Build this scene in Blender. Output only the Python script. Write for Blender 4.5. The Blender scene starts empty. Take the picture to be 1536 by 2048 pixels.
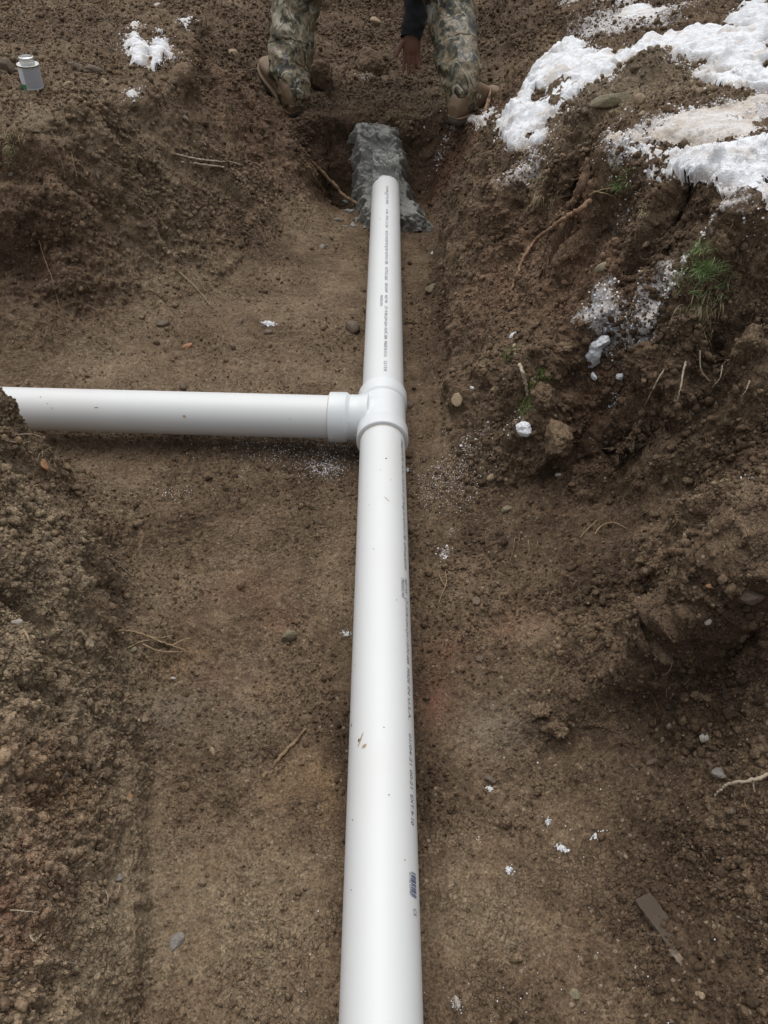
import bpy, bmesh, math, random, time
import numpy as np
from mathutils import Vector, Matrix, noise as mnoise
T0 = time.time()
random.seed(7); RNG = np.random.default_rng(11)
SC = bpy.context.scene
C = SC.collection
R = math.radians

# ------------------------------------------------------------------ camera
CAM_H, PITCH, FPX = 1.30, R(43.2), 1540.0
cd = bpy.data.cameras.new('camera'); cam = bpy.data.objects.new('camera', cd); C.objects.link(cam)
cam.location = (0, 0, CAM_H); cam.rotation_euler = (R(90) - PITCH, 0, 0)
cd.sensor_fit = 'VERTICAL'; cd.sensor_height = 24; cd.lens = FPX / 2048 * 24
cd.clip_start = 0.02; cd.clip_end = 300
SC.camera = cam
FW = Vector((0, math.cos(PITCH), -math.sin(PITCH))); UP = Vector((0, math.sin(PITCH), math.cos(PITCH)))
CP = Vector((0, 0, CAM_H))
def ray(px, py):
    return Vector(((px-768)/FPX, 0, 0)) + FW - UP*((py-1024)/FPX)
def P(px, py, z):
    """the place on the level z seen in that direction"""
    d = ray(px, py); t = (z - CAM_H)/d.z
    return (d.x*t, d.y*t, z)
def depth(p):
    return (Vector(p)-CP).dot(FW)

# ------------------------------------------------------------------ tagging
def tag(o, label=None, cat=None, group=None, kind=None):
    if label: o['label'] = label
    if cat: o['category'] = cat
    if group: o['group'] = group
    if kind: o['kind'] = kind
    return o
def link(name, me, mat=None, parent=None):
    o = bpy.data.objects.new(name, me); C.objects.link(o)
    if mat: me.materials.append(mat)
    if parent: o.parent = parent
    return o
def empty(name, loc=(0,0,0)):
    o = bpy.data.objects.new(name, None); C.objects.link(o); o.location = loc
    o.empty_display_size = .05
    return o
def np_mesh(name, co, faces, smooth=True):
    """co (n,3) float, faces (m,k) int"""
    me = bpy.data.meshes.new(name)
    co = np.ascontiguousarray(co, dtype=np.float32); faces = np.ascontiguousarray(faces, dtype=np.int32)
    m, k = faces.shape
    me.vertices.add(len(co)); me.vertices.foreach_set('co', co.ravel())
    me.loops.add(m*k); me.loops.foreach_set('vertex_index', faces.ravel())
    me.polygons.add(m)
    me.polygons.foreach_set('loop_start', np.arange(0, m*k, k, dtype=np.int32))
    me.polygons.foreach_set('use_smooth', np.full(m, smooth))
    me.update(calc_edges=True)
    return me
def set_attr(me, name, arr):
    a = me.attributes.new(name, 'FLOAT', 'POINT'); a.data.foreach_set('value', np.ascontiguousarray(arr, dtype=np.float32))
def set_col(me, name, arr):
    a = me.attributes.new(name, 'FLOAT_COLOR', 'POINT')
    a.data.foreach_set('color', np.ascontiguousarray(np.c_[arr, np.ones(len(arr))], dtype=np.float32).ravel())

# ------------------------------------------------------------------ noise
def _hash(ix, iy, iz, s):
    h = (ix.astype(np.uint32)*np.uint32(374761393) + iy.astype(np.uint32)*np.uint32(668265263)
         + iz.astype(np.uint32)*np.uint32(2147483647) + np.uint32(s*144665+12345))
    h ^= h >> np.uint32(13); h *= np.uint32(1274126177); h ^= h >> np.uint32(16); h *= np.uint32(2246822519); h ^= h >> np.uint32(15)
    return h
def _u(h): return (h & np.uint32(0xffffff)).astype(np.float32)/np.float32(16777216.)
def vnoise(p, s=0):
    """smooth value noise -1..1, p (n,3)"""
    f = np.floor(p); i = f.astype(np.int64); t = (p-f).astype(np.float32); t = t*t*t*(t*(t*6-15)+10)
    out = 0
    for dx in (0, 1):
        wx = t[:,0] if dx else 1-t[:,0]
        for dy in (0, 1):
            wy = t[:,1] if dy else 1-t[:,1]
            for dz in (0, 1):
                wz = t[:,2] if dz else 1-t[:,2]
                out = out + wx*wy*wz*_u(_hash(i[:,0]+dx, i[:,1]+dy, i[:,2]+dz, s))
    return out*2-1
def fbm(p, octv=4, s=0, gain=.5, lac=2.03):
    a, out, tot = 1., 0, 0
    for k in range(octv):
        out = out + a*vnoise(p, s+k*7); tot += a; a *= gain; p = p*lac+17.3
    return out/tot
def lumps(p, s=0, prob=.7, rmin=.35, rmax=.95):
    """rounded lumps of uneven size: max over nearby cells of a dome"""
    f = np.floor(p); i = f.astype(np.int64); t = (p-f).astype(np.float32)
    best = np.zeros(len(p), np.float32)
    for dx in (-1,0,1):
        for dy in (-1,0,1):
            for dz in (-1,0,1):
                a, b, c = i[:,0]+dx, i[:,1]+dy, i[:,2]+dz
                h = _hash(a, b, c, s); u1 = _u(h)
                h2 = h*np.uint32(1664525)+np.uint32(1013904223); h2 ^= h2 >> np.uint32(14); u2 = _u(h2)
                h3 = h2*np.uint32(22695477)+np.uint32(1); h3 ^= h3 >> np.uint32(15); u3 = _u(h3)
                h4 = h3*np.uint32(1103515245)+np.uint32(12345); h4 ^= h4 >> np.uint32(13); u4 = _u(h4)
                r = rmin+(rmax-rmin)*u4*u4
                d2 = (t[:,0]-dx-u1)**2+(t[:,1]-dy-u2)**2+(t[:,2]-dz-u3)**2
                ex = np.maximum(np.maximum(np.abs(t[:,0]-dx-u1+.4*(t[:,1]-dy-u2)), np.abs(t[:,1]-dy-u2-.5*(t[:,2]-dz-u3))), np.abs(t[:,2]-dz-u3+.45*(t[:,0]-dx-u1)))
                dd = (.5*np.sqrt(d2)+.55*ex)/r; v = np.minimum(np.maximum(0, 1-dd)*(1.1+u2), .55+.4*u3*(1-.5*dd))*r
                v *= (((h >> np.uint32(24)).astype(np.float32)/255.) < prob)
                np.maximum(best, v, out=best)
    return best
def plates(p, s=0):
    """broken crust: (distance to the nearest crack, random height of the plate)"""
    f = np.floor(p); i = f.astype(np.int64); t = (p-f).astype(np.float32)
    b1 = np.full(len(p), 9., np.float32); b2 = b1.copy(); hv = np.zeros(len(p), np.float32)
    for dx in (-1,0,1):
        for dy in (-1,0,1):
            for dz in (-1,0,1):
                h = _hash(i[:,0]+dx, i[:,1]+dy, i[:,2]+dz, s); u1 = _u(h)
                h2 = h*np.uint32(1664525)+np.uint32(1013904223); h2 ^= h2 >> np.uint32(14); u2 = _u(h2)
                h3 = h2*np.uint32(22695477)+np.uint32(1); h3 ^= h3 >> np.uint32(15); u3 = _u(h3)
                d = np.sqrt((t[:,0]-dx-u1)**2+(t[:,1]-dy-u2)**2+(t[:,2]-dz-u3)**2)
                n_ = d < b1
                b2 = np.where(n_, b1, np.minimum(b2, d)); hv = np.where(n_, (h3 >> np.uint32(20)).astype(np.float32)/4096., hv); b1 = np.where(n_, d, b1)
    return b2-b1, hv
def smooth01(a, b, x):
    t = np.clip((x-a)/(b-a), 0, 1); return t*t*(3-2*t)

# ------------------------------------------------------------------ the lie of the land
CTRL = []
def cp(*pts):
    for a in pts: CTRL.append(P(*a))
# trench floor
cp((320,2048,0),(500,2048,0),(650,2048,0),(900,2048,0),(1100,2048,0),(1250,2048,.005),(1420,2048,.05),(1536,2048,.10),
   (330,1800,0),(500,1800,0),(650,1800,0),(900,1800,0),(1050,1800,0),(1200,1800,.0),(1330,1800,.03),(1440,1800,.075),(1536,1800,.13),
   (340,1500,0),(480,1500,0),(640,1500,0),(880,1500,0),(980,1540,.0),(1100,1560,.0),(1200,1560,.02),(1300,1560,.05),(1430,1600,.1),(1536,1600,.16),
   (350,1250,0),(480,1250,0),(640,1250,0),(870,1250,.005),(960,1280,.02),(1060,1260,.05),(1050,1400,.04),(1150,1430,.05),(1250,1430,.07),(1360,1450,.12),(1536,1470,.2),
   (330,1050,.01),(480,1050,0),(640,1050,0),(860,1050,.005),(940,1080,.03),(1030,1080,.06),(1050,1170,.06),
   (130,910,.0),(300,900,0),(450,900,0),(640,920,0),(850,920,.0),(120,830,0),(300,830,0),(500,830,0),(620,830,0),
   (100,750,.02),(250,745,.01),(400,740,0),(550,740,0),(680,740,0),(480,660,.01),(600,650,0),(690,640,0),(640,560,0),(700,540,0),(690,470,0),
   (855,800,0),(862,700,0),(865,600,0),(868,520,0),(870,460,0),(770,470,0),(770,600,0))
# left bank beyond the branch trench
cp((0,720,.05),(0,640,.12),(0,540,.22),(0,440,.33),(0,350,.44),(0,290,.50),(0,230,.54),(0,150,.58),(0,40,.60),
   (110,690,.05),(110,580,.16),(110,470,.28),(110,370,.41),(110,290,.50),(110,200,.56),(60,175,.575),(110,60,.59),
   (220,680,.04),(220,560,.14),(220,440,.27),(220,330,.42),(220,250,.51),(220,150,.56),(220,50,.58),
   (320,640,.03),(320,520,.13),(320,400,.27),(320,300,.40),(320,210,.51),(320,110,.56),(320,20,.57),
   (420,600,.02),(420,480,.12),(420,370,.25),(420,260,.38),(400,170,.48),(400,90,.54),(420,10,.56),
   (520,540,.02),(520,430,.1),(510,330,.2),(500,230,.32),(490,120,.42),(500,20,.50),
   (600,470,.02),(590,380,.10),(590,300,.2),(540,200,.29),(540,110,.37))
# ledge the worker stands on and the far end of the cut
cp((650,268,.24),(720,262,.24),(800,262,.24),(880,268,.24),(930,280,.23),
   (600,235,.25),(700,225,.25),(800,225,.25),(900,235,.25),(620,180,.26),(760,170,.26),(860,160,.26),(930,190,.26),
   (640,110,.29),(760,90,.30),(860,90,.30),(640,20,.38),(760,20,.38),(860,20,.38))
for x in (-.29,-.2,-.1,0,.1,.2):
    CTRL += [(x,3.44,.02 if abs(x)<.25 else .05),(x,3.40,.0)]
# near left bank
cp((-10,760,.43),(22,800,.39),(24,850,.35),(32,905,.31),(75,930,.22),(110,950,.16),(60,965,.26),(130,985,.17),(190,1020,.13),(225,1080,.1),(265,1100,.02),
   (0,850,.42),(0,950,.41),(50,1020,.33),(130,1100,.24),(0,1100,.38),(200,1200,.13),(255,1240,.02),
   (0,1250,.34),(100,1250,.24),(200,1350,.11),(280,1360,.01),(0,1450,.29),(100,1450,.2),(200,1500,.1),(285,1520,.005),
   (0,1650,.26),(100,1650,.17),(200,1700,.08),(285,1680,.0),(0,1850,.23),(100,1850,.15),(210,1850,.075),(272,1850,.0),
   (0,2048,.21),(110,2048,.13),(215,2048,.065),(272,2048,.0))
CTRL += [(-.62,.2,.44),(-.68,.5,.46),(-.75,.8,.47),(-.86,1.1,.48),(-1.0,1.3,.48),(-1.4,1.35,.5),
         (-.9,1.45,.1),(-1.2,1.5,.06),(-.85,1.52,0.02),(-1.1,1.6,0.0),(-1.5,1.6,0.02),(-1.5,1.9,0.02),(-1.2,2.0,0.03),(-1.5,2.05,.06),(-1.1,1.75,0),
         (-1.8,1.6,.03),(-1.8,1.9,.04),(-1.6,2.55,.55),(-1.9,2.5,.55),(-1.9,1.3,.5),(-.55,-.3,.42),(-.36,-.3,0),(-.3,-1,0),(-.5,-1,.42)]
# right bank: cut beside the pipe, slumped terrace, upper wall, bank top
cp((880,860,.01),(905,850,.05),(884,760,.01),(908,750,.08),(884,650,.01),(905,640,.12),(884,560,.02),(902,550,.15),(884,480,.02),(905,470,.2),
   (882,410,.03),(905,395,.2),(900,300,.2),(940,330,.33),
   (940,940,.06),(960,880,.09),(980,780,.15),(980,680,.18),(960,580,.2),(970,500,.26),(1050,490,.31),(1130,490,.36),
   (1060,940,.10),(1060,860,.19),(1060,760,.27),(1060,660,.27),(1060,570,.29),(1140,920,.12),(1150,830,.22),(1150,740,.31),(1150,650,.33),(1150,560,.36),
   (1240,830,.24),(1240,750,.31),(1240,660,.36),(1240,580,.42),(1200,500,.45),(1320,800,.3),(1330,720,.38),(1320,640,.46),(1350,575,.58),
   (1430,800,.34),(1430,720,.44),(1430,640,.55),(1420,560,.62),(1536,790,.36),(1536,700,.48),(1536,620,.60),(1536,560,.64),
   (1310,520,.57),(1260,460,.6),(1330,440,.66),(1440,480,.66),(1536,480,.67),(1230,390,.65),(1330,350,.69),(1430,340,.7),(1536,360,.7),
   (1130,450,.37),(1160,420,.45),(1180,360,.6),(1190,300,.65),(1110,400,.40),(1030,430,.36),(960,440,.31),(1040,350,.46),(970,370,.38),(1100,340,.47),
   (1000,310,.44),(1060,270,.53),(1120,270,.6),(1180,240,.65),(1280,240,.69),(1400,240,.70),(1536,260,.71),
   (1010,230,.44),(1060,190,.54),(1150,160,.6),(1250,150,.66),(1380,150,.70),(1536,150,.73),(990,170,.34),(1040,120,.46),(1120,100,.58),(1230,80,.64),(1380,60,.68),(1536,50,.76),
   (975,80,.38),(1040,40,.5),(1150,20,.60),(1300,10,.66),
   (1240,1100,.13),(1150,1100,.10),(1150,1220,.08),(1250,1220,.11),(1200,1000,.15),(1100,1020,.09),(1300,930,.25),(1300,1020,.19),(1320,1150,.20),(1340,1300,.20),(1300,1230,.19),(1355,1250,.23),(1350,1360,.165),(1290,1370,.12),
   (1400,860,.31),(1536,860,.36),(1450,930,.32),(1536,930,.36),(1380,1050,.30),(1420,1010,.35),(1480,1000,.40),(1536,1000,.43),(1375,1180,.24),(1400,1260,.23),
   (1460,1100,.38),(1536,1100,.43),(1460,1200,.33),(1536,1200,.38),(1460,1280,.25),(1536,1290,.30),(1480,1350,.215),(1536,1370,.23),(1410,1330,.20))
CTRL += [(.75,.4,.28),(.85,.7,.42),(1.0,1.0,.55),(1.3,1.3,.66),(1.0,0,.45),(.7,-.2,.2),(.45,-.2,.02),(.4,-1,.0),(.6,-1,.2),(.9,-1,.5),
         (1.2,.3,.6),(1.4,.8,.66),(1.6,1.6,.70),(1.7,2.4,.74),(1.6,3.2,.74),(1.2,4.0,.74),(.9,4.6,.72)]
# beyond the frame
CTRL += [(-.9,5,.62),(-.3,5.2,.62),(.2,5.2,.6),(-1.6,3.5,.62),(-1.3,4.3,.62),(-2.2,3,.6),(0,5.8,.78),(-1,6,.8),(1,5.8,.8),
         (-.9,-.6,.5),(-.9,-1.6,.52),(0,-1.3,.05),(0,-1.9,.3),(.5,-2.1,.55),(-.5,-2.1,.55),(0,-2.6,.6),(1.2,-2,.6)]
for a in range(0, 360, 30):
    CTRL.append((3.9*math.cos(R(a))*1.0, 2+5.5*math.sin(R(a)), .66))
CT = np.array(CTRL)
# drop near duplicates
keep = []
for i, c in enumerate(CT):
    if all((c[0]-CT[j][0])**2+(c[1]-CT[j][1])**2 > .018**2 for j in keep): keep.append(i)
CT = CT[keep]
def phi(d2): return np.sqrt(d2+.02**2)
D2 = (CT[:,None,0]-CT[None,:,0])**2+(CT[:,None,1]-CT[None,:,1])**2
n = len(CT)
A = np.zeros((n+1, n+1)); A[:n,:n] = -phi(D2)+np.eye(n)*-.012*-1; A[:n,n] = 1; A[n,:n] = 1
Wt = np.linalg.solve(A, np.r_[CT[:,2], 0])
GX0, GX1, GY0, GY1, GS = -4.2, 4.2, -3.6, 7.6, .015
gx = np.arange(GX0, GX1, GS); gy = np.arange(GY0, GY1, GS)
H = np.zeros((len(gy), len(gx)), np.float32)
for j, y in enumerate(gy):
    d2 = (gx[:,None]-CT[None,:,0])**2+(y-CT[None,:,1])**2
    H[j] = -(phi(d2)@Wt[:n])+Wt[n]
H = np.clip(H, -.02, .85)
def blur(H, k=1):
    for _ in range(k):
        G = np.pad(H, 1, mode='edge'); H = (G[1:-1,:-2]+G[1:-1,2:]+2*G[1:-1,1:-1])/4
        G = np.pad(H, 1, mode='edge'); H = (G[:-2,1:-1]+G[2:,1:-1]+2*G[1:-1,1:-1])/4
    return H
H = blur(H, 1)
def h_base(x, y):
    u = np.clip((x-GX0)/GS, 0, len(gx)-1.001); v = np.clip((y-GY0)/GS, 0, len(gy)-1.001)
    i = u.astype(int); j = v.astype(int); a = u-i; b = v-j
    return (H[j,i]*(1-a)*(1-b)+H[j,i+1]*a*(1-b)+H[j+1,i]*(1-a)*b+H[j+1,i+1]*a*b)

# cut edges left by the digger's bucket: (height, reach, points, a point on the high side)
def ground_pt0(px, py):
    d = ray(px, py); t = .6
    while t < 9:
        p = CP+d*t
        if p.z < float(h_base(np.array([p.x]), np.array([p.y]))[0]): break
        t += .006
    return p
SX0, SX1, SY0, SY1, SS = -2.0, 2.0, -.2, 4.6, .0045
sgx = np.arange(SX0, SX1, SS); sgy = np.arange(SY0, SY1, SS); SGX, SGY = np.meshgrid(sgx, sgy); SG = np.zeros(SGX.shape)
q3 = np.stack([SGX.ravel(), SGY.ravel(), 0*SGX.ravel()], -1)
wx_ = (fbm(q3*9, 3, 611)*.022+fbm(q3*35, 2, 613)*.006).reshape(SGX.shape); wy_ = (fbm(q3*9, 3, 617)*.022+fbm(q3*35, 2, 619)*.006).reshape(SGX.shape)
vary = (1+.7*fbm(q3*5, 2, 623)).reshape(SGX.shape)
for ks_, (hgt_, reach, pts_, hp) in enumerate([
    (.075,.10,[(884,900),(893,800),(895,700),(896,620),(896,540),(893,470),(886,410),(892,340)],(980,650)),
    (.050,.07,[(272,2100),(272,1950),(274,1800),(290,1640),(280,1500),(262,1350),(245,1220),(222,1090),(170,1000),(110,950)],(100,1500)),
    (.055,.12,[(1215,385),(1260,415),(1320,425),(1390,440),(1450,478),(1560,470)],(1400,350)),
    (.070,.09,[(1310,600),(1360,575),(1420,580),(1480,605),(1560,625)],(1420,530)),
    (.090,.08,[(1205,255),(1188,310),(1186,370),(1170,410),(1120,445)],(1300,330)),
    (.050,.12,[(-30,300),(40,275),(120,262),(200,268),(260,262),(310,230),(365,190),(395,130),(410,40)],(120,150)),
    (.035,.10,[(1430,985),(1385,1030),(1368,1110),(1362,1200),(1390,1270),(1450,1315),(1560,1345)],(1480,1150)),
    (.026,.07,[(1000,925),(1060,935),(1130,945),(1190,915),(1215,850)],(1100,850)),
    (.030,.05,[(1215,700),(1260,720),(1330,700),(1380,740),(1450,760),(1540,770)],(1350,640)),
    (.022,.06,[(1080,1500),(1140,1470),(1210,1470),(1290,1510)],(1200,1400)),
    (.025,.05,[(60,590),(160,600),(260,560),(350,600),(440,560),(520,500)],(250,480)),
    (.035,.07,[(150,480),(230,440),(300,470),(380,420),(460,400)],(300,380)),
    (.032,.07,[(960,560),(1010,500),(1080,470),(1150,480)],(1100,560)),
    (.045,.06,[(975,350),(1010,330),(1060,325),(1110,330)],(1050,270)),
    (.040,.06,[(1045,190),(1000,240),(975,290)],(1100,230)),
    (.110,.10,[(590,285),(640,268),(720,262),(800,262),(870,268),(925,280),(975,300)],(760,200)),
    (.014,.05,[(330,1640),(420,1600),(500,1640),(560,1610)],(450,1500)),
    (.016,.05,[(930,1240),(1000,1215),(1080,1200),(1100,1260)],(1030,1150))]):
    wdt = .006 if ks_ in (0, 1, 4) else (.010 if hgt_ == .110 else .013)
    P_ = [ground_pt0(a, b) for a, b in pts_]; P_ = [(p.x, p.y) for p in P_]; hp_ = ground_pt0(*hp)
    x0_, x1_ = min(p[0] for p in P_)-.35, max(p[0] for p in P_)+.35; y0_, y1_ = min(p[1] for p in P_)-.35, max(p[1] for p in P_)+.35
    a0, a1 = np.searchsorted(sgx, [x0_, x1_]); b0, b1 = np.searchsorted(sgy, [y0_, y1_]); sl_ = (slice(b0, b1), slice(a0, a1))
    gx_, gy_ = SGX[sl_]+wx_[sl_], SGY[sl_]+wy_[sl_]
    Ls = [math.hypot(P_[k+1][0]-P_[k][0], P_[k+1][1]-P_[k][1]) for k in range(len(P_)-1)]; LT = sum(Ls)
    def sdist(X_, Y_):
        best = np.full(np.shape(X_), 1e9); sg_ = np.zeros(np.shape(X_)); al = np.zeros(np.shape(X_)); acc = 0
        for k in range(len(P_)-1):
            (ax, ay), (bx_, by_) = P_[k], P_[k+1]; ex, ey = bx_-ax, by_-ay; L2 = ex*ex+ey*ey
            t = np.clip(((X_-ax)*ex+(Y_-ay)*ey)/L2, 0, 1); dx, dy = X_-ax-t*ex, Y_-ay-t*ey; d = np.hypot(dx, dy); m = d < best
            best = np.where(m, d, best); sg_ = np.where(m, np.sign(ex*dy-ey*dx), sg_); al = np.where(m, (acc+t*Ls[k])/LT, al); acc += Ls[k]
        return best*sg_, al
    sd_, al_ = sdist(gx_, gy_); hs_, _ = sdist(np.array([hp_.x]), np.array([hp_.y])); sd_ = sd_*np.sign(hs_[0])
    endw = smooth01(0, .1, al_)*smooth01(1, .9, al_)
    st = np.tanh(sd_/wdt); SG[sl_] += hgt_*.5*np.clip(vary[sl_], .15, 1.8)*endw*(st*np.exp(-np.abs(sd_)/reach))*np.where(sd_ > 0, 1.15, .85)
def h_at(x, y):
    u = (x-SX0)/SS; v = (y-SY0)/SS; ok = (u > 0) & (v > 0) & (u < len(sgx)-1.01) & (v < len(sgy)-1.01)
    u = np.clip(u, 0, len(sgx)-1.01); v = np.clip(v, 0, len(sgy)-1.01); i = u.astype(int); j = v.astype(int); a = u-i; b = v-j
    return h_base(x, y)+np.where(ok, SG[j,i]*(1-a)*(1-b)+SG[j,i+1]*a*(1-b)+SG[j+1,i]*(1-a)*b+SG[j+1,i+1]*a*b, 0)
print('scarps', time.time()-T0)
# rows: fine near the viewer, coarser away; more rows where the ground is steep
NC = 860
ys = []; y = -.15
while y < 5.3:
    xs_ = np.linspace(-.6-.3*max(y,0), .6+.3*max(y,0), 80)
    sl = np.abs(h_at(xs_, np.full(80, y+.01))-h_at(xs_, np.full(80, y-.01)))/.02
    m = 1+.45*np.mean(sl)+.30*np.percentile(sl, 88)
    if 3.38 < y < 3.56: m = 3.0
    ys.append(y); y += (.0021+.00125*max(y,0))/m
ys = np.array(ys)
pre = -.15-np.cumsum(np.geomspace(.01, 4, 34))[::-1]; post = 5.3+np.cumsum(np.geomspace(.02, 5, 34))
ys = np.concatenate([pre, ys, post]); NR = len(ys)
side = np.cumsum(np.geomspace(.012, 4, 34))
X = np.zeros((NR, NC+68)); 
for j, y in enumerate(ys):
    yy = min(max(y, -.15), 5.3); W = .60+.37*yy
    xf = np.linspace(-W, W, 1100); zf = h_at(xf, np.full(1100, yy))
    s = np.r_[0, np.cumsum(np.sqrt(np.diff(xf)**2+(.75*np.diff(zf))**2))]
    xm = np.interp(np.linspace(0, s[-1], NC), s, xf)
    X[j] = np.concatenate([-W-side[::-1], xm, W+side])
# smooth the column layout between rows
for _ in range(3): X[1:-1] = (X[:-2]+2*X[1:-1]+X[2:])/4
Y = np.repeat(ys[:,None], X.shape[1], 1)
Z = h_at(X.ravel(), Y.ravel()).reshape(X.shape)
NCc = X.shape[1]
def normals(X, Y, Z):
    Px = np.stack([np.gradient(X, axis=1), np.gradient(Y, axis=1), np.gradient(Z, axis=1)], -1)
    Py = np.stack([np.gradient(X, axis=0), np.gradient(Y, axis=0), np.gradient(Z, axis=0)], -1)
    N = np.cross(Px, Py); L = np.linalg.norm(N, axis=-1, keepdims=True)
    return N/np.maximum(L, 1e-12), L[...,0]
N, AREA = normals(X, Y, Z)
Pt = np.stack([X, Y, Z], -1).reshape(-1, 3); Nf = N.reshape(-1, 3)
slope = 1-np.clip(Nf[:,2], 0, 1)
xx, yy, zz = Pt[:,0], Pt[:,1], Pt[:,2]
fade = smooth01(8, 4.5, np.abs(xx))*smooth01(9, 5.5, yy)*smooth01(-3, -1, yy)

# world-space patches given where they lie on the ground
def ground_pt(px, py):
    d = ray(px, py); t = .6
    while t < 9:
        p = CP+d*t
        if p.z < float(h_at(np.array([p.x]), np.array([p.y]))[0]): break
        t += .01
    return p
def patch(px, py, rx, ry=None, rot=0, soft=1.0):
    c = ground_pt(px, py); ry = ry or rx
    dx, dy = xx-c.x, yy-c.y; ca, sa = math.cos(R(rot)), math.sin(R(rot))
    u = (dx*ca+dy*sa)/rx; v = (-dx*sa+dy*ca)/ry
    return np.exp(-(u*u+v*v)*1.2)
def add_patches(lst):
    out = np.zeros(len(xx), np.float32)
    for l in lst:
        out += l[-1]*patch(*l[:-1])
    return out
# 1 = loose and crumbly, 0 = packed smooth
nb = fbm(Pt*4.5, 3, 91)
bank = smooth01(.02, .12, zz)
rough = .38+.5*bank+.30*nb
rough -= add_patches([(1020,1900,.22,.13,0,.5),(1080,1750,.2,.1,0,.4),(500,1900,.14,.16,0,.35),(560,1700,.13,.12,0,.35),(440,1400,.06,.12,0,.4),(520,1100,.15,.1,0,.3),
    (1060,1250,.05,.04,0,.8),(960,1480,.06,.05,0,.6),(1180,1500,.07,.04,0,.7),(1240,980,.05,.12,0,.5),(250,1850,.025,.22,0,1.2),(640,560,.15,.2,0,.3),
    (1150,400,.05,.05,0,.5),(850,330,.06,.06,0,1.1),(1170,560,.04,.1,0,.4),(650,310,.06,.06,0,.8),(1000,110,.12,.5,0,.5),(230,740,.2,.08,0,.3),(60,620,.1,.1,0,.5)])
rough += .25*smooth01(.1, .3, zz)
rough += add_patches([(1400,1900,.12,.15,0,.5),(1450,1650,.1,.1,0,.45),(1100,1150,.14,.1,0,.4),(1000,740,.12,.2,0,.35),(60,1600,.1,.35,0,.4),(640,950,.1,.07,0,.2),(760,60,.4,.6,0,.4),(60,120,.3,.4,0,.4)])
rough = np.clip(rough, .02, 1.25)
keepflat = smooth01(.10, .2, np.abs(xx+.005))        # the bed right under the pipe stays low
keepflat = np.where(yy > 3.5, 1, keepflat)
big = fbm(Pt*np.array([3.2,3.2,4.5]), 3, 5)
mid = fbm(Pt*11, 3, 25)
wq = np.stack([fbm(Pt*22, 2, 31), fbm(Pt*22, 2, 37), fbm(Pt*22, 2, 41)], -1)
Q = Pt+wq*.016
l1 = lumps(Q/.085, 3, .55); l2 = lumps(Q/.040, 13, .6); l3 = lumps(Q/.020, 23, .65); l4 = lumps(Q/.011, 29, .6)
fine = fbm(Pt*75, 3, 51)
streak = fbm(Pt@np.array([[14,0,3],[0,9,5],[2,40,9]]).T*1.0, 3, 61)   # drag marks of the bucket on the cut faces
clump = smooth01(-.1, .5, fbm(Pt*7, 2, 71))
wall = smooth01(.12, .45, slope)
disp = big*(.005+.028*bank)*(.5+.5*keepflat) + mid*(.0025+.011*bank+.003*wall)
disp += rough*(l1*.034*bank*(.3+.7*clump) + l2*.017*(.2+.8*clump)*(.35+.65*bank) + l3*.0125*(.4+.6*clump) + l4*.0075)
disp += fine*(.0014+.0024*rough) + streak*.012*wall
PLT = []
def crust(scale, s, depth, tilt, m):
    e, hv = plates((Pt+wq*.5*scale+.35*scale*np.stack([fine, mid, big], -1))/scale, s)
    PLT.append(hv-.5); return (-depth*(1-smooth01(0, .16, e))+tilt*(hv-.5))*m
crm = smooth01(-.25, .25, fbm(Pt*8, 3, 77))*(.35+.65*np.clip(rough*1.2, 0, 1))
disp += crust(.026, 301, .0042, .0062, crm)+crust(.0125, 303, .0038, .0046, .3+.75*crm)+crust(.0068, 305, .0018, .0028, np.ones(len(crm)))*smooth01(3.5, 1.5, yy)
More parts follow.
